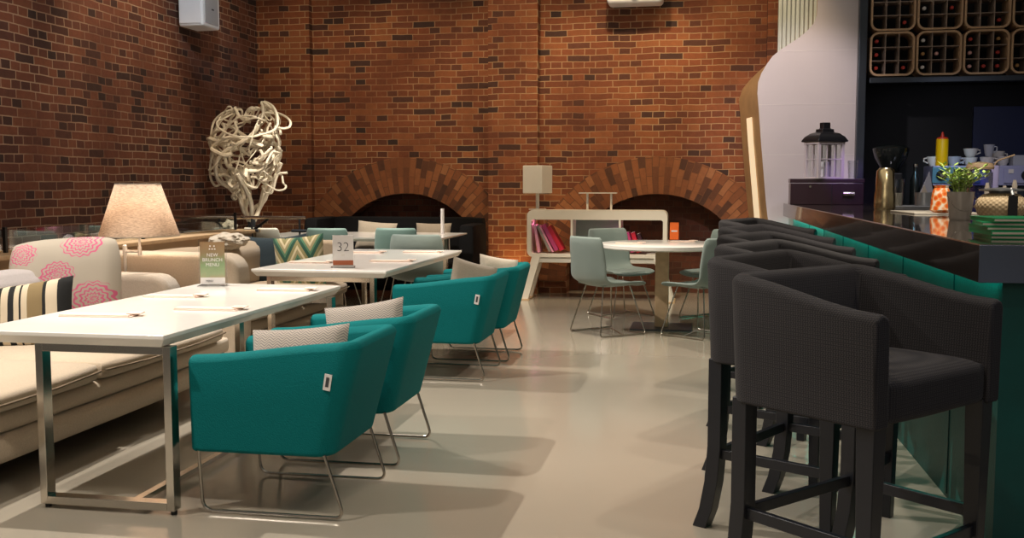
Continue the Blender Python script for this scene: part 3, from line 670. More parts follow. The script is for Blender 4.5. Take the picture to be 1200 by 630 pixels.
# ------------------------------------------------------------------ sofas (face +x)
def sofa(name, x_front, x_back, y0, y1, label, mats, arm_z, seat_x, near_arm=True, far_arm=True, tarm=.22, arm_xf=None, back_z=.92):
    body, seat, armm = mats[:3]
    t = thing(name, (x_front, y0, 0), 0, label, 'sofa'); L = y1-y0; D = x_front-x_back
    axf = arm_xf if arm_xf is not None else 0
    puff_box(-D+.05, 0, 0, L, .10, .27, .035, 0, .07, 12).build('base', body, t)
    puff_box(-D+.05, -.03, .01, L-.01, .235, .38, .03, 0, .06, 12).build('seat_platform', body, t)
    a0 = tarm if near_arm else 0.0; a1 = L-(tarm if far_arm else 0)
    nc = 2
    for k in range(nc):
        ya = a0+(a1-a0)*k/nc; yb = a0+(a1-a0)*(k+1)/nc
        c = puff_box(-D+.30, .02, ya+.004, yb-.004, .355, .475, .02, .025, .05, 12).build('seat_cushion', seat, t)
        e = MB().tube([(.025, ya+.02, .42), (.045, ya+(yb-ya)*.3, .41), (.045, ya+(yb-ya)*.7, .41), (.025, yb-.02, .42)], .006, 6).build('piping', 'piping', c)
        puff_box(-D+.12, -D+.42, ya+.004, yb-.004, .44, back_z, .03, .02, .07, 12).build('back_cushion', mats[3], t)
    puff_box(-D, -D+.24, 0, L, .12, back_z-.03, .0, .0, .07, 8).build('backrest', body, t)
    for nm, ys in ((near_arm, 0), (far_arm, L-tarm)):
        if nm: 
            mb = MB(); poly = [(-D, .12), (axf, .12), (axf+.02, arm_z*.5), (axf+.01, arm_z-.14)] + [(axf-.13+.14*math.cos(R(a)), arm_z-.14+.14*math.sin(R(a))) for a in (20, 45, 70, 90)] + [(-D+.1, arm_z+.01), (-D, arm_z-.05)]
            mb.prism(poly, 'y', ys, ys+tarm); mb.build('armrest', armm, t, bevel=.05, bseg=5)
    mb = MB()
    for x in (-D+.15, -.15):
        for y in (.15, L-.15): mb.taper((x, y, 0), (.02, .02), (x, y, .13), (.03, .03))
    mb.build('feet', 'black_wood', t)
    return t
sofa('sofa', -3.2, -4.58, 3.3, 6.62, 'cream sofa nearest the viewer, behind the nearest table', ('sofa_cream', 'sofa_cream', 'sofa_grey', 'mauve'), .80, 0, True, True, .2, -.40, .86)
sofa('sofa', -3.42, -4.62, 7.05, 9.50, 'second cream sofa beyond the table lamp, with green zigzag pillow', ('sofa_tan', 'sofa_tan', 'sofa_cream', 'sofa_tan'), .90, 0, True, False, .24, 0.02, .86)
o = MB(); o.prism(rrect(-4.3, -3.55, .12, .86, .06), 'y', 9.52, 9.76); 
far = o.build('sofa_end_panel', 'sofa_tan', bevel=.03); tag(far, 'tan upholstered bench end standing behind the zigzag pillow', 'bench')
pillow('pillow', .73, .62, .24, (-4.06, 5.95, .77), (-14, -4, 12), 'paisley', 'large cream pillow with pink paisley print on the nearest sofa', dent=.0, pull=.0, rnd_c=.10)
pillow('pillow', .66, .44, .22, (-3.96, 5.35, .63), (-20, -8, 14), 'striped', 'black, cream and gold striped pillow on the nearest sofa')
pillow('pillow', .72, .50, .14, (-4.12, 9.25, .70), (-10, 0, 8), 'navy', 'dark blue pillow on the second sofa, behind the brochure stand', pull=.04, dent=.08)
pillow('pillow', .48, .56, .16, (-3.72, 9.05, .66), (-12, -6, 10), 'chevron', 'green and gold zigzag pillow on the second sofa')
# crumpled fur throw
mb = MB(); bmesh.ops.create_icosphere(mb.bm, subdivisions=5, radius=1)
for v in mb.bm.verts:
    p = v.co.copy(); k = 1+.25*noise.noise(p*2.2)+.10*noise.noise(p*7)
    v.co = Vector((p.x*.17*k, p.y*.16*k, p.z*.075*k))
o = mb.build('fur_throw', 'linen'); o.location = (-4.22, 8.6, .905); tag(o, 'crumpled beige fur throw on top of the second sofa back', 'throw')

# ------------------------------------------------------------------ swing-arm floor lamp
t = thing('floor_lamp', (-4.17, 6.84, 0), 0, 'swing-arm lamp with tapered linen shade between the two cream sofas', 'lamp')
MB().lathe([(.14, 0), (.14, .015), (.03, .03), (.012, .04)]).build('base', 'chrome', t)
MB().lathe([(.011, .03), (.011, .90), (.016, .90), (.016, .97), (.008, .98)]).build('pole', 'white_top', t)
MB().tube([(0, 0, .93), (.12, 0, .93)], .010).build('swing_arm', 'white_top', t)
MB().lathe([(.014, .90), (.014, .96), (.009, .97), (.009, 1.03), (.06, 1.045), (.06, 1.05), (.01, 1.055), (.01, 1.12)], (.12, 0, 0)).build('bulb_holder', 'white_top', t)
mb = MB(); seg = 48; rings = []
for z, r in ((1.045, .28), (1.05, .28), (1.42, .157), (1.415, .155)): rings.append([(.12+r*math.cos(2*PI*k/seg), r*math.sin(2*PI*k/seg), z) for k in range(seg)])
mb.loft([rings[0], rings[1], rings[2]], cap=False); mb.build('lamp_shade', 'shade_linen', t, solid=.003)
mb = MB(); mb.tube([rings[0][k] for k in range(seg)], .004, 6, closed=True); mb.tube([rings[2][k] for k in range(seg)], .004, 6, closed=True); mb.build('shade_rim', 'linen', t)
MB().lathe([(.012, 1.12), (.035, 1.16), (.035, 1.19), (.01, 1.23)], (.12, 0, 0)).build('bulb', 'globe', t)
pl = point('lamp_bulb_light', (-4.05, 6.84, 1.28), 8, (1, .84, .68), .04)

# ------------------------------------------------------------------ glass balustrades
t = thing('glass_balustrade', (-4.82, 2.8, .94), 0, 'glass screen with dark posts standing on the ledge behind the sofas', 'balustrade')
for k in range(4): MB().box(-.005, .005, k*1.8+.04, k*1.8+1.76, .0, .16).build('glass_panel', 'clear_glass', t)
for k in range(1, 5): MB().box(-.012, .012, k*1.8-.012, k*1.8+.012, 0, .18).build('post', 'black_plastic', t)
mb = MB()
for k in (.9, 2.6, 4.6, 5.4): 
    mb.lathe([(.035, 0), (.035, .008), (.01, .012), (.01, .05), (.035, .055), (.035, .06)], (.03, k, .01), 14)
mb.build('clamp', 'chrome', t)
t = thing('handrail', (-5.3, 10.1, 0), 0, 'slim steel handrail over glass in front of the branch sculpture', 'railing')
MB().tube([(-.35, 0, 1.065), (1.22, 0, 1.065)], .018, 10).build('rail', 'chrome', t)
MB().box(-.35, 1.2, -.005, .005, .30, 1.045).build('glass_panel', 'clear_glass', t)
for x in (.25, .62, 1.15):
    m2 = MB(); m2.tube([(x, 0, .0), (x, 0, 1.05)], .012); m2.tube([(x-.08, -.02, .93), (x+.08, -.02, .93)], .016); m2.build('post', 'steel_dark', t)
MB().tube([(.42, .0, .78), (.80, 0, 1.05)], .014).build('brace', 'black_plastic', t)

# ------------------------------------------------------------------ branch sculpture
t = thing('branch_sculpture', (-5.24, 11.3, 0), 0, 'tall tangle of bleached twisted branches in the brick corner', 'sculpture')
rnd = random.Random(11)
MB().lathe([(.22, 0), (.22, .05), (.04, .09), (.035, .85), (.05, 1.0)]).build('stand', 'steel_dark', t)
cz = 1.80
for k in range(46):
    th = rnd.uniform(0, 2*PI); ph = rnd.uniform(-1.2, 1.2); dth = rnd.choice((-1, 1))*rnd.uniform(.10, .24); dph = rnd.uniform(-.15, .15); pts = []
    n = rnd.randint(12, 22); rr0 = rnd.uniform(.55, 1.0)
    for i in range(n):
        dth += rnd.uniform(-.10, .10); dph += rnd.uniform(-.12, .12); dph *= .9; dth = max(-.3, min(.3, dth)); th += dth; ph += dph
        if abs(ph) > 1.25: dph = -dph*.8; ph = max(-1.25, min(1.25, ph))
        r_ = rr0*(1+.12*math.sin(i*.8+k)); pts.append((.55*r_*math.cos(ph)*math.cos(th), .42*r_*math.cos(ph)*math.sin(th), cz+.56*r_*math.sin(ph)))
    # smooth
    P3 = [Vector(p) for p in pts]; sm = []
    for i in range(len(P3)-1):
        a = P3[max(0, i-1)]; b = P3[i]; c = P3[i+1]; d = P3[min(len(P3)-1, i+2)]
        for q in range(4):
            u = q/4; sm.append(.5*((2*b)+(-a+c)*u+(2*a-5*b+4*c-d)*u*u+(-a+3*b-3*c+d)*u**3))
    R0 = rnd.uniform(.014, .030); rad = [R0*(1-.55*i/len(sm)) for i in range(len(sm))]
    MB().tube(sm, rad, 7).build('branch', 'branch', t)
for k in range(9):
    a = rnd.uniform(0, 2*PI); p0 = Vector((.03*math.cos(a), .03*math.sin(a), .98)); p3 = Vector((.36*math.cos(a), .3*math.sin(a), rnd.uniform(1.4, 1.9)))
    pts = [p0, p0+Vector((.08*math.cos(a+.8), .08*math.sin(a+.8), .14)), (p0+p3)/2+Vector((.06*math.sin(k), .05, 0)), p3]
    MB().tube(fillet(pts, .12, 5), .026, 7).build('branch', 'branch', t)

# ------------------------------------------------------------------ wall speakers
t = thing('wall_speaker', (-5.62, 10.9, 3.18), 0, 'white loudspeaker mounted high on the left brick wall', 'speaker')
MB().box(-.22, .08, -.1, .32, 0, .46).build('cabinet', 'white_plastic', t, bevel=.03)
MB().box(.08, .088, -.05, .26, .04, .42).build('side_panel', 'grey_mesh', t, bevel=.003)
MB().box(.088, .092, .1, .15, .2, .215).build('badge', 'black_plastic', t)
MB().box(-.29, -.2, .05, .2, .12, .3).build('bracket', 'steel_dark', t)
MB().box(-.2, .06, -.112, -.098, .03, .43).build('grille', 'white_plastic', t, bevel=.004)
t = thing('wall_speaker', (-.86, 12.9, 3.60), 0, 'white loudspeaker at the top edge above the right arch', 'speaker')
MB().box(-.35, .33, -.2, .12, 0, .45).build('cabinet', 'white_plastic', t, bevel=.05)
MB().box(-.33, .31, -.212, -.198, .1, .43).build('grille', 'grey_mesh', t, bevel=.004)
MB().box(-.04, .02, -.215, -.2, .04, .06).build('badge', 'black_plastic', t)
MB().box(-.1, .1, .12, .2, .15, .3).build('bracket', 'steel_dark', t)

# ------------------------------------------------------------------ bookcase
t = thing('bookcase', (-1.275, 12.3, 0), 0, 'low white rounded bookcase on splayed legs below the right arch', 'bookcase')
Wb = .845
def ring_prism(mb, outer, inner, axis, a, b):
    n = len(outer)
    def pt(p, q): return (p[0], q, p[1])
    for (A, B) in ((outer, 1), (inner, -1)):
        for i in range(n): mb.add([pt(A[i], a), pt(A[(i+1) % n], a), pt(A[(i+1) % n], b), pt(A[i], b)], [(0, 1, 2, 3)])
    for q in (a, b):
        for i in range(n): mb.add([pt(outer[i], q), pt(outer[(i+1) % n], q), pt(inner[(i+1) % n], q), pt(inner[i], q)], [(0, 1, 2, 3)])
    bmesh.ops.remove_doubles(mb.bm, verts=mb.bm.verts, dist=.0005)
mb = MB(); ring_prism(mb, rrect(-Wb, Wb, .53, 1.10, .07), rrect(-Wb+.05, Wb-.05, .57, .985, .03), 'y', 0, .38); mb.build('frame', 'white_lacquer', t)
for x in (-.31, .27): MB().box(x, x+.025, .0, .37, .57, .986).build('divider', 'white_lacquer', t)
MB().box(-.285, .27, .33, .345, .57, .986).build('rear_screen', 'seafoam', t)
mb = MB(); mb.box(-Wb+.06, Wb-.06, .02, .36, .46, .531); mb.build('rail', 'white_lacquer', t, bevel=.01)
for s in (-1, 1):
    for ya in (0, .32): MB().prism([(s*(Wb-.06), .53), (s*(Wb-.16), .53), (s*(Wb-.01), .0), (s*(Wb+.09), .0)], 'y', ya, ya+.05).build('leg', 'white_lacquer', t)
    MB().box(s*Wb-.10 if s < 0 else Wb-.03, s*Wb+.03 if s < 0 else Wb+.10, -.03, .40, 0, .012).build('foot_plate', 'pale_wood', t)
# pink strip light inside the case
area('case_led', (-2.04, 12.45, .97), (-1.7, 12.55, .6), 1.3, .05, .3, (1, .25, .55))
area('case_led', (-.97, 12.45, .97), (-.7, 12.55, .6), .8, .05, .3, (1, .25, .55))
def book(x, z, w_, h_, d_, lean, mat, label, grp):
    o = MB().box(0, w_, 0, d_, 0, h_).build('book', mat, smooth=False, bevel=.003); o.location = (x, 12.36, z); o.rotation_euler[1] = R(lean)
    pg = MB().box(.004, w_-.004, .006, d_+.002, .004, h_+.0015).build('pages', 'paper', o, smooth=False)
    return tag(o, label, 'book', grp)
G1 = 'books in the left bay of the white bookcase'; G2 = 'books in the right bay of the white bookcase'
def lean_book(x, w_, h_, lean, mat, label, g):
    z = .572 + (w_*math.sin(R(-lean)) if lean < 0 else 0); book(x, z, w_, h_, .22, lean, mat, label, g)
lean_book(-2.00, .035, .34, -9, 'book_pink_lit', 'thin pink-lit book leaning at the far left of the bookcase', G1)
lean_book(-1.86, .03, .355, -26, 'book_grey', 'grey-spined book leaning in the left bay of the bookcase', G1)
lean_book(-1.82, .022, .355, -27, 'book_pink_lit', 'book with a pink-lit edge beside the grey one in the left bay', G1)
lean_book(-1.785, .05, .355, -28, 'book_magenta_lit', 'thick magenta-lit book leaning in the left bay', G1)
lean_book(-1.72, .05, .335, -30, 'book_red', 'bright red book, rightmost of the left bay', G1)
lean_book(-.86, .05, .25, -18, 'book_magenta_lit', 'magenta-lit book leaning in the right bay of the bookcase', G2)
lean_book(-.79, .05, .25, -18, 'book_red', 'red book in the middle of the right bay', G2)
lean_book(-.72, .04, .24, -18, 'book_dark', 'dark book, rightmost of the leaning books in the right bay', G2)
MBo = MB().lathe([(.02, 0), (.06, .03), (.08, .08), (.07, .13), (.04, .155), (.002, .165)], seg=28); o = MBo.build('globe_lamp', 'globe'); o.location = (-1.22, 12.45, .572); tag(o, 'small glowing white globe in the centre bay of the bookcase', 'lamp')
t = thing('table_lamp', (-2.02, 12.48, 1.10), R(-20), 'square white table lamp standing on the left end of the bookcase', 'lamp')
MB().box(-.08, .08, -.08, .08, 0, .012).build('base', 'white_lacquer', t, bevel=.003)
MB().tube([(0, 0, .01), (0, 0, .26)], .022, 12).build('stem', 'white_lacquer', t)
MB().box(-.135, .135, -.135, .135, .20, .54).build('lamp_shade', 'white_lacquer', t, bevel=.01)
t = thing('display_stand', (-1.27, 12.45, 1.10), 0, 'white two-legged display bracket on top of the bookcase', 'stand')
MB().box(-.23, .23, -.06, .06, .20, .212).build('shelf', 'white_lacquer', t)
for x in (-.13, .16): MB().box(x-.012, x+.012, -.012, .012, 0, .20).build('leg', 'white_lacquer', t)

# ------------------------------------------------------------------ round table & shell chairs
t = thing('round_table', (-.40, 10.2, 0), 0, 'round white pedestal table in front of the bookcase', 'table')
MB().lathe([(.58, .785), (.62, .80), (.62, .83), (.61, .835)], seg=64).build('tabletop', 'white_top', t)
MB().box(-.065, .065, -.065, .065, .012, .79).build('pedestal', 'pale_wood', t, bevel=.004)
MB().box(-.30, .30, -.26, .26, 0, .012).build('base_plate', 'steel_dark', t, bevel=.003)
napkin(-.72, 10.05, .835, 5, 'folded napkin on the left of the round table', .26)
napkin(-.22, 10.45, .835, 15, 'folded napkin at the back right of the round table', .26)
t = thing('flyer_stand', (-.30, 10.62, .835), R(10), 'orange flyer in a clear holder on the round table', 'sign')
MB().box(-.055, .055, -.005, .005, 0, .21).build('holder', 'acrylic', t); MB().box(-.045, .045, -.009, -.006, .015, .19).build('flyer', 'orange_card', t)
MB().box(-.03, .03, -.0105, -.0092, .095, .11).build('print', 'white_card', t)

def make_shell(mat, label, grp, back=.88):
    t = thing('shell_chair', (0, 0, 0), 0, label, 'chair', grp)
    prof = [(.24, .435), (.22, .455), (.12, .452), (0, .445), (-.10, .445), (-.17, .46), (-.22, .50), (-.245, .56), (-.26, .66), (-.275, .77), (-.29, back)]
    mb = MB(); nU = 14; rows = []
    for i, (x, z) in enumerate(prof):
        tt = i/(len(prof)-1); w_ = .235+.02*math.sin(tt*PI); row = []
        for k in range(nU+1):
            u = -1+2*k/nU; wrap = abs(u)**3
            dx = (.07*wrap if tt > .45 else .0)*min(1, (tt-.45)*3 if tt > .45 else 0); dz = (.05*wrap if tt <= .6 else 0)*(1-abs(tt-.35)*1.2)
            cut = 1 if tt < .95 else 1-.05
            row.append(mb.bm.verts.new((x+dx, u*w_*cut, z+dz)))
        rows.append(row)
    for A, B in zip(rows, rows[1:]):
        for k in range(nU): mb.bm.faces.new([A[k], A[k+1], B[k+1], B[k]])
    o = mb.build('shell', mat, t, solid=.022, sub=1); o.modifiers.move(0, 1) if False else None
    puff_box(-.17, .21, -.19, .19, .455, .475, 0, .006, .008, 6).build('seat_pad', mat, t)
    for s in (-1, 1):
        p = fillet([(.14, s*.13, .45), (.23, s*.24, .008), (-.23, s*.22, .008), (-.13, s*.12, .46)], .03)
        MB().tube(p, .006, 7).build('sled_leg', 'wire', t)
    MB().tube([(.0, -.235, .008), (.06, 0, .03), (.0, .235, .008)], .005, 6).build('cross_wire', 'wire', t)
    return t
GC = 'grey-green shell chairs round the pedestal table'
c0 = make_shell('seafoam', 'grey-green shell chair left of the round table, back to the armchairs', GC, .91)
c0.location = (-.90, 9.72, 0); c0.rotation_euler[2] = R(42); c0.scale = (1.12, 1.12, 1.03)
dup(c0, (-.88, 11.05, 0), R(-50), 'grey-green shell chair behind the round table, facing the viewer')
dup(c0, (-.02, 9.72, 0), R(140), 'grey-green shell chair right of the round table, partly behind the stools')
dup(c0, (.12, 10.95, 0), R(-130), 'grey-green shell chair at the far right of the round table')
GB = 'sea-green chairs at the farthest table'
c1 = make_shell('seafoam_green', 'sea-green chair, left one of the pair with backs to the number sign table', GB, .97)
c1.location = (-3.86, 10.35, 0); c1.rotation_euler[2] = R(90)
dup(c1, (-3.16, 10.5, 0), R(90), 'sea-green chair, right one of the pair with backs to the number sign table')
c2 = dup(c0, (-2.76, 9.86, 0), R(92), 'pale grey-green chair at the far end of the number sign table', 'pale chairs around the far tables')
c3 = make_shell('white_lacquer', 'white chair left of the sea-green pair, beside the planter', 'pale chairs around the far tables', .96); c3.location = (-4.62, 10.5, 0); c3.rotation_euler[2] = R(80)
# planter box with dried head
t = thing('planter', (-5.30, 10.78, 0), 0, 'white tapered planter with a dried plant by the handrail', 'planter')
MB().taper((0, 0, .0), (.16, .14), (0, 0, .88), (.24, .16)).build('pot', 'white_lacquer', t, bevel=.01)
MB().box(-.225, .225, -.145, .145, .86, .885).build('soil', 'black_cloth', t)
mb = MB(); bmesh.ops.create_icosphere(mb.bm, subdivisions=3, radius=.08)
for v in mb.bm.verts: v.co = v.co*(1+.4*noise.noise(v.co*30)) + Vector((.03, 0, .93))
mb.build('dried_head', 'branch', t)

# black sofa inside the left arch
t = thing('black_sofa', (-3.85, 12.75, 0), 0, 'black sofa set in the mouth of the left brick arch', 'sofa')
puff_box(-1.08, 1.08, .0, .24, .1, .99, 0, 0, .05, 8).build('backrest', 'black_sofa', t)
puff_box(-1.08, 1.08, -.6, .1, .1, .45, 0, .02, .05, 8).build('seat', 'black_sofa', t)
for s in (-1, 1): puff_box(s*1.0-.1, s*1.0+.1, -.6, .2, .1, .92 if s > 0 else .99, 0, 0, .05, 6).build('armrest', 'black_sofa', t)
mb = MB()
for x in (-.95, .95):
    for y in (-.5, .1): mb.taper((x, y, 0), (.02, .02), (x, y, .12), (.03, .03))
mb.build('feet', 'black_wood', t)
pillow('pillow', .52, .36, .14, (-4.10, 12.48, .76), (-14, 4, 0), 'linen', 'pale patterned pillow on the black sofa, left of centre')
pillow('pillow', .46, .34, .14, (-3.35, 12.48, .76), (-14, 0, 0), 'taupe_cushion', 'beige crumpled pillow on the black sofa, right side')
o = MB().tube([(0, 0, 0), (0, 0, .30)], .022, 12).build('candle', 'white_card'); o.location = (-3.0, 11.6, .83); tag(o, 'slim pale candle upright on the farthest table', 'candle')

# ------------------------------------------------------------------ objects on the bar
CT = 1.2
t = thing('storage_box', (1.26, 11.3, CT), 0, 'dark maroon wooden box with chrome handle at the far end of the bar', 'box')
MB().box(-.37, .37, -.12, .14, 0, .225).build('case', 'maroon_box', t, bevel=.006); MB().box(-.375, .375, -.125, .145, .228, .272).build('lid', 'maroon_box', t, bevel=.006)
MB().box(.045, .052, -.124, -.119, 0, .225).build('divider', 'black_plastic', t)
MB().tube([(.16, -.15, .115), (.27, -.15, .115)], [.025, .025], 12).build('handle', 'chrome', t); MB().lathe([(.012, -.003), (.012, .003)], (0, 0, 0)).build('keyhole', 'chrome', t).matrix_local = Matrix.Translation((-.17, -.125, .19)) @ Matrix.Rotation(R(90), 4, 'X')
t = thing('candle_lantern', (1.24, 11.32, CT+.272), R(32), 'pale wooden lantern with black metal roof standing on the maroon box', 'lantern')
MB().box(-.165, .165, -.12, .12, 0, .02).build('base', 'lantern_wood', t, bevel=.003); MB().box(-.17, .17, -.125, .125, .36, .385).build('cornice', 'lantern_wood', t, bevel=.003)
for x in (-.15, .15):
    for y in (-.105, .105): MB().box(x-.014, x+.014, y-.014, y+.014, .02, .36).build('post', 'lantern_wood', t)
mb = MB()
for y in (-.105, .105):
    for x in (-.05, .05): mb.box(x-.005, x+.005, y-.005, y+.005, .02, .36)
    mb.box(-.14, .14, y-.005, y+.005, .2, .21)
for x in (-.15, .15): mb.box(x-.005, x+.005, -.005, .005, .02, .36); mb.box(x-.005, x+.005, -.1, .1, .2, .21)
mb.build('glazing_bars', 'lantern_wood', t)
for y in (-.103, .103): MB().box(-.14, .14, y-.001, y+.001, .02, .36).build('pane', 'clear_glass', t)
mb = MB(); pr = [(.19, .385), (.19, .40), (.165, .44), (.12, .475), (.075, .49), (.075, .52), (.045, .525), (.045, .59)]
mb.loft([[(r*a, r*.78*b, z) for a, b in ((-1, -1), (1, -1), (1, 1), (-1, 1))] for r, z in pr]); mb.build('roof', 'black_plastic', t, bevel=.008)
MB().lathe([(.05, .02), (.05, .18), (.01, .185)]).build('candle', 'white_card', t)
def tumbler(name, loc, r, h_, mat, label, cat='glass', grp=None):
    o = MB().lathe([(r*.8, 0), (r, h_), (r*.95, h_), (r*.75, .01)], seg=20).build(name, mat); o.location = loc; return tag(o, label, cat, grp)
tumbler('drinking_glass', (1.53, 11.3, CT+.272), .055, .19, 'clear_glass', 'clear tumbler standing on the maroon box beside the lantern')
# coffee grinder
t = thing('coffee_grinder', (1.98, 11.75, CT), 0, 'black coffee grinder with round smoked hopper behind the shaker', 'coffee grinder')
MB().box(-.11, .11, -.14, .14, 0, .34).build('body', 'black_plastic', t, bevel=.02); MB().lathe([(.07, .33), (.10, .37), (.17, .50), (.19, .58), (.19, .60), (.15, .63), (.02, .64)]).build('hopper', 'bottle_glass', t)
MB().box(-.05, .05, -.22, -.14, .18, .26).build('spout', 'steel_dark', t)
# shaker & tray group
t = thing('cocktail_shaker', (1.55, 9.42, CT), 0, 'tall brushed brass cocktail shaker on the bar', 'shaker')
MB().lathe([(.085, 0), (.092, .02), (.088, .13), (.080, .17), (.080, .18)]).build('cup', 'brass_shaker', t); MB().lathe([(.082, .18), (.075, .33), (.055, .355), (.05, .36)]).build('lid', 'brass_shaker', t)
t = thing('serving_tray', (1.87, 9.75, CT), 0, 'small silver tray holding napkins and sugar on the bar', 'tray')
mb = MB(); mb.prism(rrect(-.24, .24, -.16, .16, .05), 'z', 0, .012); mb.build('tray_base', 'zinc', t); mb = MB(); mb.tube([(x, y, .016) for x, y in rrect(-.24, .24, -.16, .16, .05)], .01, 6, closed=True); mb.build('rim', 'zinc', t)
tumbler('sugar_glass', (1.72, 9.76, CT+.013), .05, .25, 'clear_glass', 'clear glass of sugar sticks on the silver tray')
o = MB(); 
for k in range(7): a = k*.9; o.tube([(.02*math.cos(a), .02*math.sin(a), 0), (.03*math.cos(a), .03*math.sin(a), .12)], .009, 6)
o = o.build('sugar_sticks', 'linen'); o.location = (1.72, 9.76, CT+.018); tag(o, 'cream sugar sticks inside the glass on the tray', 'sugar')
t = thing('napkin_tin', (1.95, 9.78, CT+.013), 0, 'ribbed silver tin of paper napkins on the tray', 'tin')
MB().lathe([(.085, 0), (.085, .13), (.075, .13), (.075, .02)], seg=14).build('cup', 'zinc', t)
mb = MB(); mb.prism([(-.07, .05), (.09, .05), (.035, .32)], 'y', .0, .012); mb.build('grey_napkin', 'china_grey', t); mb = MB(); mb.prism([(-.07, .05), (.05, .05), (-.01, .2)], 'y', -.03, -.018); mb.build('cream_napkin', 'linen', t)
o = MB().box(-.24, .24, -.35, .35, 0, .012).build('bar_mat', 'paper', bevel=.003); o.location = (1.72, 8.25, CT); o.rotation_euler[2] = R(4); tag(o, 'flat pale bar mat under the orange jar', 'mat')
o = MB().lathe([(.05, 0), (.075, .02), (.07, .10), (.06, .16), (.05, .18), (.055, .20)], seg=10).build('mosaic_jar', 'orange_jar'); o.location = (1.70, 7.95, CT+.0125); tag(o, 'orange and white mosaic glass jar left of the plant bucket', 'jar')
# bucket with plant
t = thing('plant_bucket', (1.55, 6.72, CT), 0, 'small metal bucket with wire handle holding feathery herbs on the bar', 'planter')
MB().lathe([(.058, 0), (.062, .01), (.078, .165), (.08, .175), (.074, .175), (.058, .02)], seg=28).build('pail', 'bucket', t)
MB().tube([(-.079, 0, .15)]+[(-.079*math.cos(R(a)), -.085, .15-.09*math.sin(R(a))) for a in range(15, 180, 15)]+[(.079, 0, .15)], .0025, 6).build('handle', 'wire', t)
MB().lathe([(.07, .155), (.07, .16)], seg=20).build('soil', 'black_cloth', t)
for k in range(34):
    a = rnd.uniform(0, 2*PI); L_ = rnd.uniform(.12, .24); ox = .05*math.cos(a)*rnd.random(); oy = .05*math.sin(a)*rnd.random(); sp = rnd.uniform(.02, .13)
    mb = MB(); pts = [Vector((ox+sp*math.cos(a)*s*s, oy+sp*math.sin(a)*s*s, .16+L_*s*(1-.25*s))) for s in (0, .25, .5, .75, 1)]
    mb.tube(pts, [.003, .003, .0025, .002, .001], 5)
    for s in range(1, 5):
        for q in (-1, 1):
            p = pts[s]; d = Vector((math.cos(a+q*1.2), math.sin(a+q*1.2), .5))*.045; e = d.cross(Vector((0, 0, 1))).normalized()*.011
            mb.add([p, p+d*.5+e, p+d, p+d*.5-e], [(0, 1, 2, 3)])
    mb.build('frond', rnd.choice(('leaf', 'leaf', 'leaf_pale')), t)
# basket
t = thing('woven_basket', (1.84, 6.93, CT), 0, 'round woven straw basket jar on the bar, right of the plant', 'basket')
MB().lathe([(.09, 0), (.135, .03), (.152, .08), (.145, .12), (.11, .155), (.07, .165)], seg=48).build('body', 'basket_weave', t)
MB().lathe([(.075, .16), (.07, .175), (.13, .18), (.13, .19), (.02, .20)], seg=24).build('lid', 'zinc', t)
MB().box(.0, .055, -.158, -.15, .0, .15).build('hanging_tag', 'black_plastic', t); MB().tube([(.0275, -.154, .15), (.03, -.10, .19)], .012, 8).build('clip', 'zinc', t)
# tall jar with wooden lid, bottles behind
t = thing('storage_jar', (2.02, 8.2, CT), 0, 'tall glass jar with pale wooden lid behind the basket', 'jar')
MB().lathe([(.09, 0), (.09, .30), (.075, .33), (.07, .33), (.08, .30), (.08, .01)]).build('glass_body', 'blue_glass', t); MB().lathe([(.095, .33), (.10, .345), (.085, .375), (.02, .385)]).build('lid', 'pale_wood', t)
for i, (x, y, hh, mt, l) in enumerate(((2.00, 7.9, .15, 'amber', 'small amber dropper bottle in front of the glass jar'), (2.09, 7.8, .13, 'amber', 'second small amber dropper bottle, right of the first'), (2.17, 7.85, .17, 'amber', 'rightmost small amber dropper bottle by the basket'))):
    t = thing('dropper_bottle', (x, y, CT), 0, l, 'bottle', 'dropper bottles behind the basket')
    MB().lathe([(.03, 0), (.032, .01), (.032, hh*.7), (.015, hh*.85), (.015, hh*.9)], seg=14).build('body', mt, t); MB().lathe([(.018, hh*.9), (.018, hh+.04), (.01, hh+.08)], seg=12).build('dropper', 'linen', t)
t = thing('straw_cup', (2.16, 8.35, CT), 0, 'narrow violet cup with a bent straw behind the basket', 'cup')
MB().lathe([(.03, 0), (.034, .36), (.03, .36), (.026, .01)], seg=16).build('tube', 'purple_glass', t); MB().tube(fillet([(0, 0, .2), (0, 0, .39), (.14, 0, .44)], .04), .006, 7).build('straw', 'pale_wood', t)
# menus
cols = ['menu_green', 'menu_green2', 'menu_green', 'menu_green2', 'menu_green']
ml = ['bottom green menu of the stack at the near bar corner', 'second green menu from the bottom of the stack', 'middle green menu of the stack', 'second green menu from the top of the stack', 'top green menu of the stack, bright upper cover']
for k in range(5):
    o = MB().box(-.13, .13, -.17, .17, 0, .004); o.box(-.128, .128, -.168, .168, .004, .013); o = o.build('menu', cols[k], smooth=False, bevel=.0015)
    pg = MB().box(-.127, .131, -.171, .169, .0045, .0125).build('pages', 'paper', o, smooth=False)
    MB().box(.05, .09, -.1725, -.1715, .003, .0125).build('label_strip', 'white_card', o, smooth=False)
    MB().box(-.13, .13, -.17, .17, .013, .017).build('cover', cols[k], o, smooth=False)
    o.location = (1.275+rnd.uniform(-.008, .012), 4.62+rnd.uniform(-.01, .01), CT+.0175*k); o.rotation_euler[2] = R(rnd.uniform(-5, 5)-3); tag(o, ml[k], 'menu', 'green menus stacked on the bar')
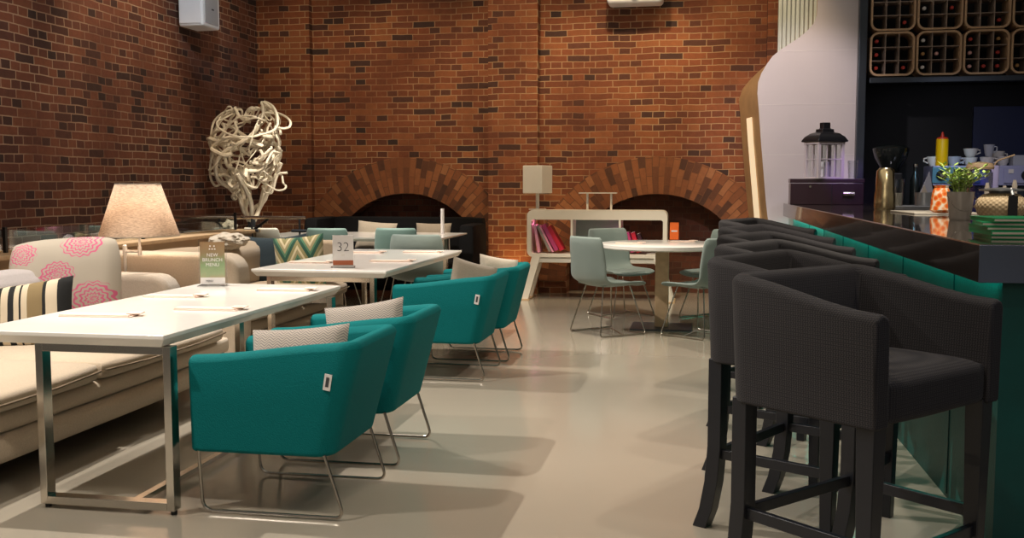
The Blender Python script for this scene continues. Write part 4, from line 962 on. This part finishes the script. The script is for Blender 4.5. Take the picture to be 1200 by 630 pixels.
# espresso machine
t = thing('espresso_machine', (2.88, 11.55, CT), 0, 'blue-lit chrome espresso machine on the rear counter', 'coffee machine')
MB().box(-.50, .50, .0, .5, .20, .41).build('body', 'machine_violet', t, bevel=.01)
MB().box(-.51, -.03, -.02, .0, .225, .395).build('left_panel', 'machine', t, bevel=.006); MB().box(.20, .51, -.02, .0, .225, .395).build('right_panel', 'machine_violet', t, bevel=.006)
MB().box(-.44, .44, .1, .48, 0, .2).build('lower_body', 'steel_dark', t, bevel=.01); MB().box(-.48, .48, -.1, .12, .0, .05).build('drip_tray', 'zinc', t, bevel=.005)
for x in (-.42, .42):
    k = MB().lathe([(.055, 0), (.055, .02), (.05, .03)], seg=20).build('knob', 'black_plastic', t); k.matrix_local = Matrix.Translation((x, -.02, .31)) @ Matrix.Rotation(R(90), 4, 'X')
    k2 = MB().lathe([(.02, .03), (.02, .045)], seg=12).build('knob_cap', 'chrome', k)
MB().box(-.30, -.12, -.028, -.02, .30, .37).build('display', 'black_plastic', t); MB().box(-.37, -.335, -.028, -.02, .33, .37).build('button', 'china', t); MB().box(.24, .29, -.028, -.02, .33, .37).build('button', 'china', t)
for x in (-.25, .1):
    g = MB(); g.lathe([(.045, .12), (.045, .2)], (x, -.05, 0), 16); g.tube([(x, -.06, .14), (x, -.2, .12)], .015, 8); g.build('group_head', 'steel_dark', t)
MT = CT+.41
def cup(x, y, z, r, h_, mat, label, ang, tip=0):
    t = thing('coffee_cup', (x, y, z), R(ang), label, 'cup', 'cups stacked on the espresso machine')
    MB().lathe([(r*.55, 0), (r*.8, h_*.35), (r, h_), (r*.94, h_), (r*.7, h_*.35), (r*.4, .008)], seg=20).build('bowl', mat, t)
    MB().tube([(r*.85, 0, h_*.85), (r*1.35, 0, h_*.8), (r*1.4, 0, h_*.5), (r*.8, 0, h_*.3)], .008, 6).build('handle', mat, t)
for i, (x, y, z, r, h_, mt, a) in enumerate(((2.42, 11.75, 0, .07, .10, 'china', 180), (2.62, 11.72, 0, .075, .10, 'china_grey', -10), (2.80, 11.78, 0, .075, .09, 'china', 160), (2.95, 11.70, 0, .075, .09, 'china', -20), (2.80, 11.78, .095, .075, .09, 'china', 10), (2.97, 11.72, .095, .055, .13, 'china_grey', -10), (3.13, 11.80, 0, .07, .10, 'china', 30), (3.0, 11.90, 0, .07, .10, 'china', 30), (3.12, 11.95, 0, .07, .16, 'china', 0))):
    names = ['coffee cup left of the yellow bottle', 'grey cup just right of the yellow bottle', 'pale cup at the bottom of the middle pair', 'pale cup in front, right of the middle pair', 'pale cup on top of the middle pair', 'tall grey mug standing on top of the front pale cup', 'pale cup beside the white carton', 'cup in the rear row of the machine top', 'tall cup at the rear right of the machine top']
    cup(x, y, MT+z, r, h_, mt, names[i], a)
o = MB().box(-.13, .13, -.08, .08, 0, .11).build('white_carton', 'china_grey', bevel=.004); o.location = (3.33, 11.75, MT); tag(o, 'pale grey carton at the right of the espresso machine top', 'carton')
t = thing('squeeze_bottle', (2.49, 11.68, MT), 0, 'yellow mustard squeeze bottle with red tip on the espresso machine', 'bottle')
MB().lathe([(.06, 0), (.062, .01), (.062, .28), (.058, .285)], seg=24).build('body', 'mustard', t); MB().lathe([(.06, .285), (.055, .30), (.02, .31), (.008, .36)], seg=16).build('cap', 'red_tip', t)
t = thing('syrup_bottle', (2.23, 11.7, CT), 0, 'dark narrow syrup bottle left of the espresso machine', 'bottle')
MB().lathe([(.05, 0), (.05, .26), (.02, .34), (.02, .40)]).build('body', 'bottle_glass', t); MB().lathe([(.022, .40), (.022, .43)]).build('cap', 'chrome', t)
# steel milk jug at right
t = thing('metal_bowl', (2.22, 6.9+.6, CT), 0, 'dark polished metal bowl at the right edge behind the basket', 'bowl')
MB().lathe([(.04, 0), (.08, .03), (.12, .10), (.115, .10), (.07, .03), (.02, .01)]).build('bowl', 'zinc', t)

# ------------------------------------------------------------------ wine racks
CW = {'r': 'cap_red', 'w': 'cap_white', 'p': 'cap_pink', 'g': 'cap_gold'}
fills = {(0, 0): ['r..', 'r..', 'r.r'], (1, 0): ['w..', 'gp.', 'w..'], (2, 0): ['r.g', 'p.r', 'prr'], (3, 0): ['...', '.w.', 'gw.'],
         (0, 1): ['...', '...', '..r'], (1, 1): ['...', 'w.r', '...'], (2, 1): ['...', '...', '..r'], (3, 1): ['...', '.r.', '...']}
ordn = ['leftmost', 'second from left', 'third from left', 'rightmost']; rown = {0: 'lower', 1: 'upper'}
GR = 'wine racks above the bar'
bname = {'r': 'red', 'w': 'white', 'p': 'pink', 'g': 'gold'}
for (i, j), rowsf in fills.items():
    x0 = 1.79+i*.49; z0 = 2.615+j*.495
    t = thing('wine_rack', (x0, YW-.08, z0), 0, 'rounded wooden wine rack, %s in the %s row above the bar' % (ordn[i], rown[j]), 'wine rack', GR)
    mb = MB(); ring_prism(mb, rrect(0, .475, 0, .485, .09), rrect(.022, .453, .022, .463, .07), 'y', 0, .30); mb.build('frame', 'rack_wood', t)
    for k in (1, 2):
        MB().box(.022+.431*k/3-.003, .022+.431*k/3+.003, .01, .28, .023, .462).build('upright', 'rack_wire', t)
        MB().box(.023, .452, .012, .28, .022+.441*k/3-.003, .022+.441*k/3+.003).build('crossbar', 'rack_wire', t)
    for r_, s_ in enumerate(rowsf):
        for c_, ch in enumerate(s_):
            if ch == '.': continue
            pos = 'row %s, %s cell' % (('top', 'middle', 'bottom')[r_], ('left', 'middle', 'right')[c_])
            bt = thing('wine_bottle', (x0+.022+.431*(c_+.5)/3-.02, YW-.06, z0+.022+.441*(2.5-r_)/3-.005), 0, '%s-capped wine bottle, %s of the %s %s rack' % (bname[ch], pos.replace('row ', '').replace(', ', ' '), ordn[i], rown[j]), 'bottle', 'wine bottles in the racks')
            bt.rotation_euler = (R(-90), 0, 0); 
            b1 = MB().lathe([(.016, .04), (.016, .10), (.04, .15), (.04, .30), (.035, .31)], seg=16).build('body', 'bottle_glass', bt)
            b2 = MB().lathe([(.018, 0), (.020, .005), (.020, .05)], seg=14).build('cap', CW[ch], bt)
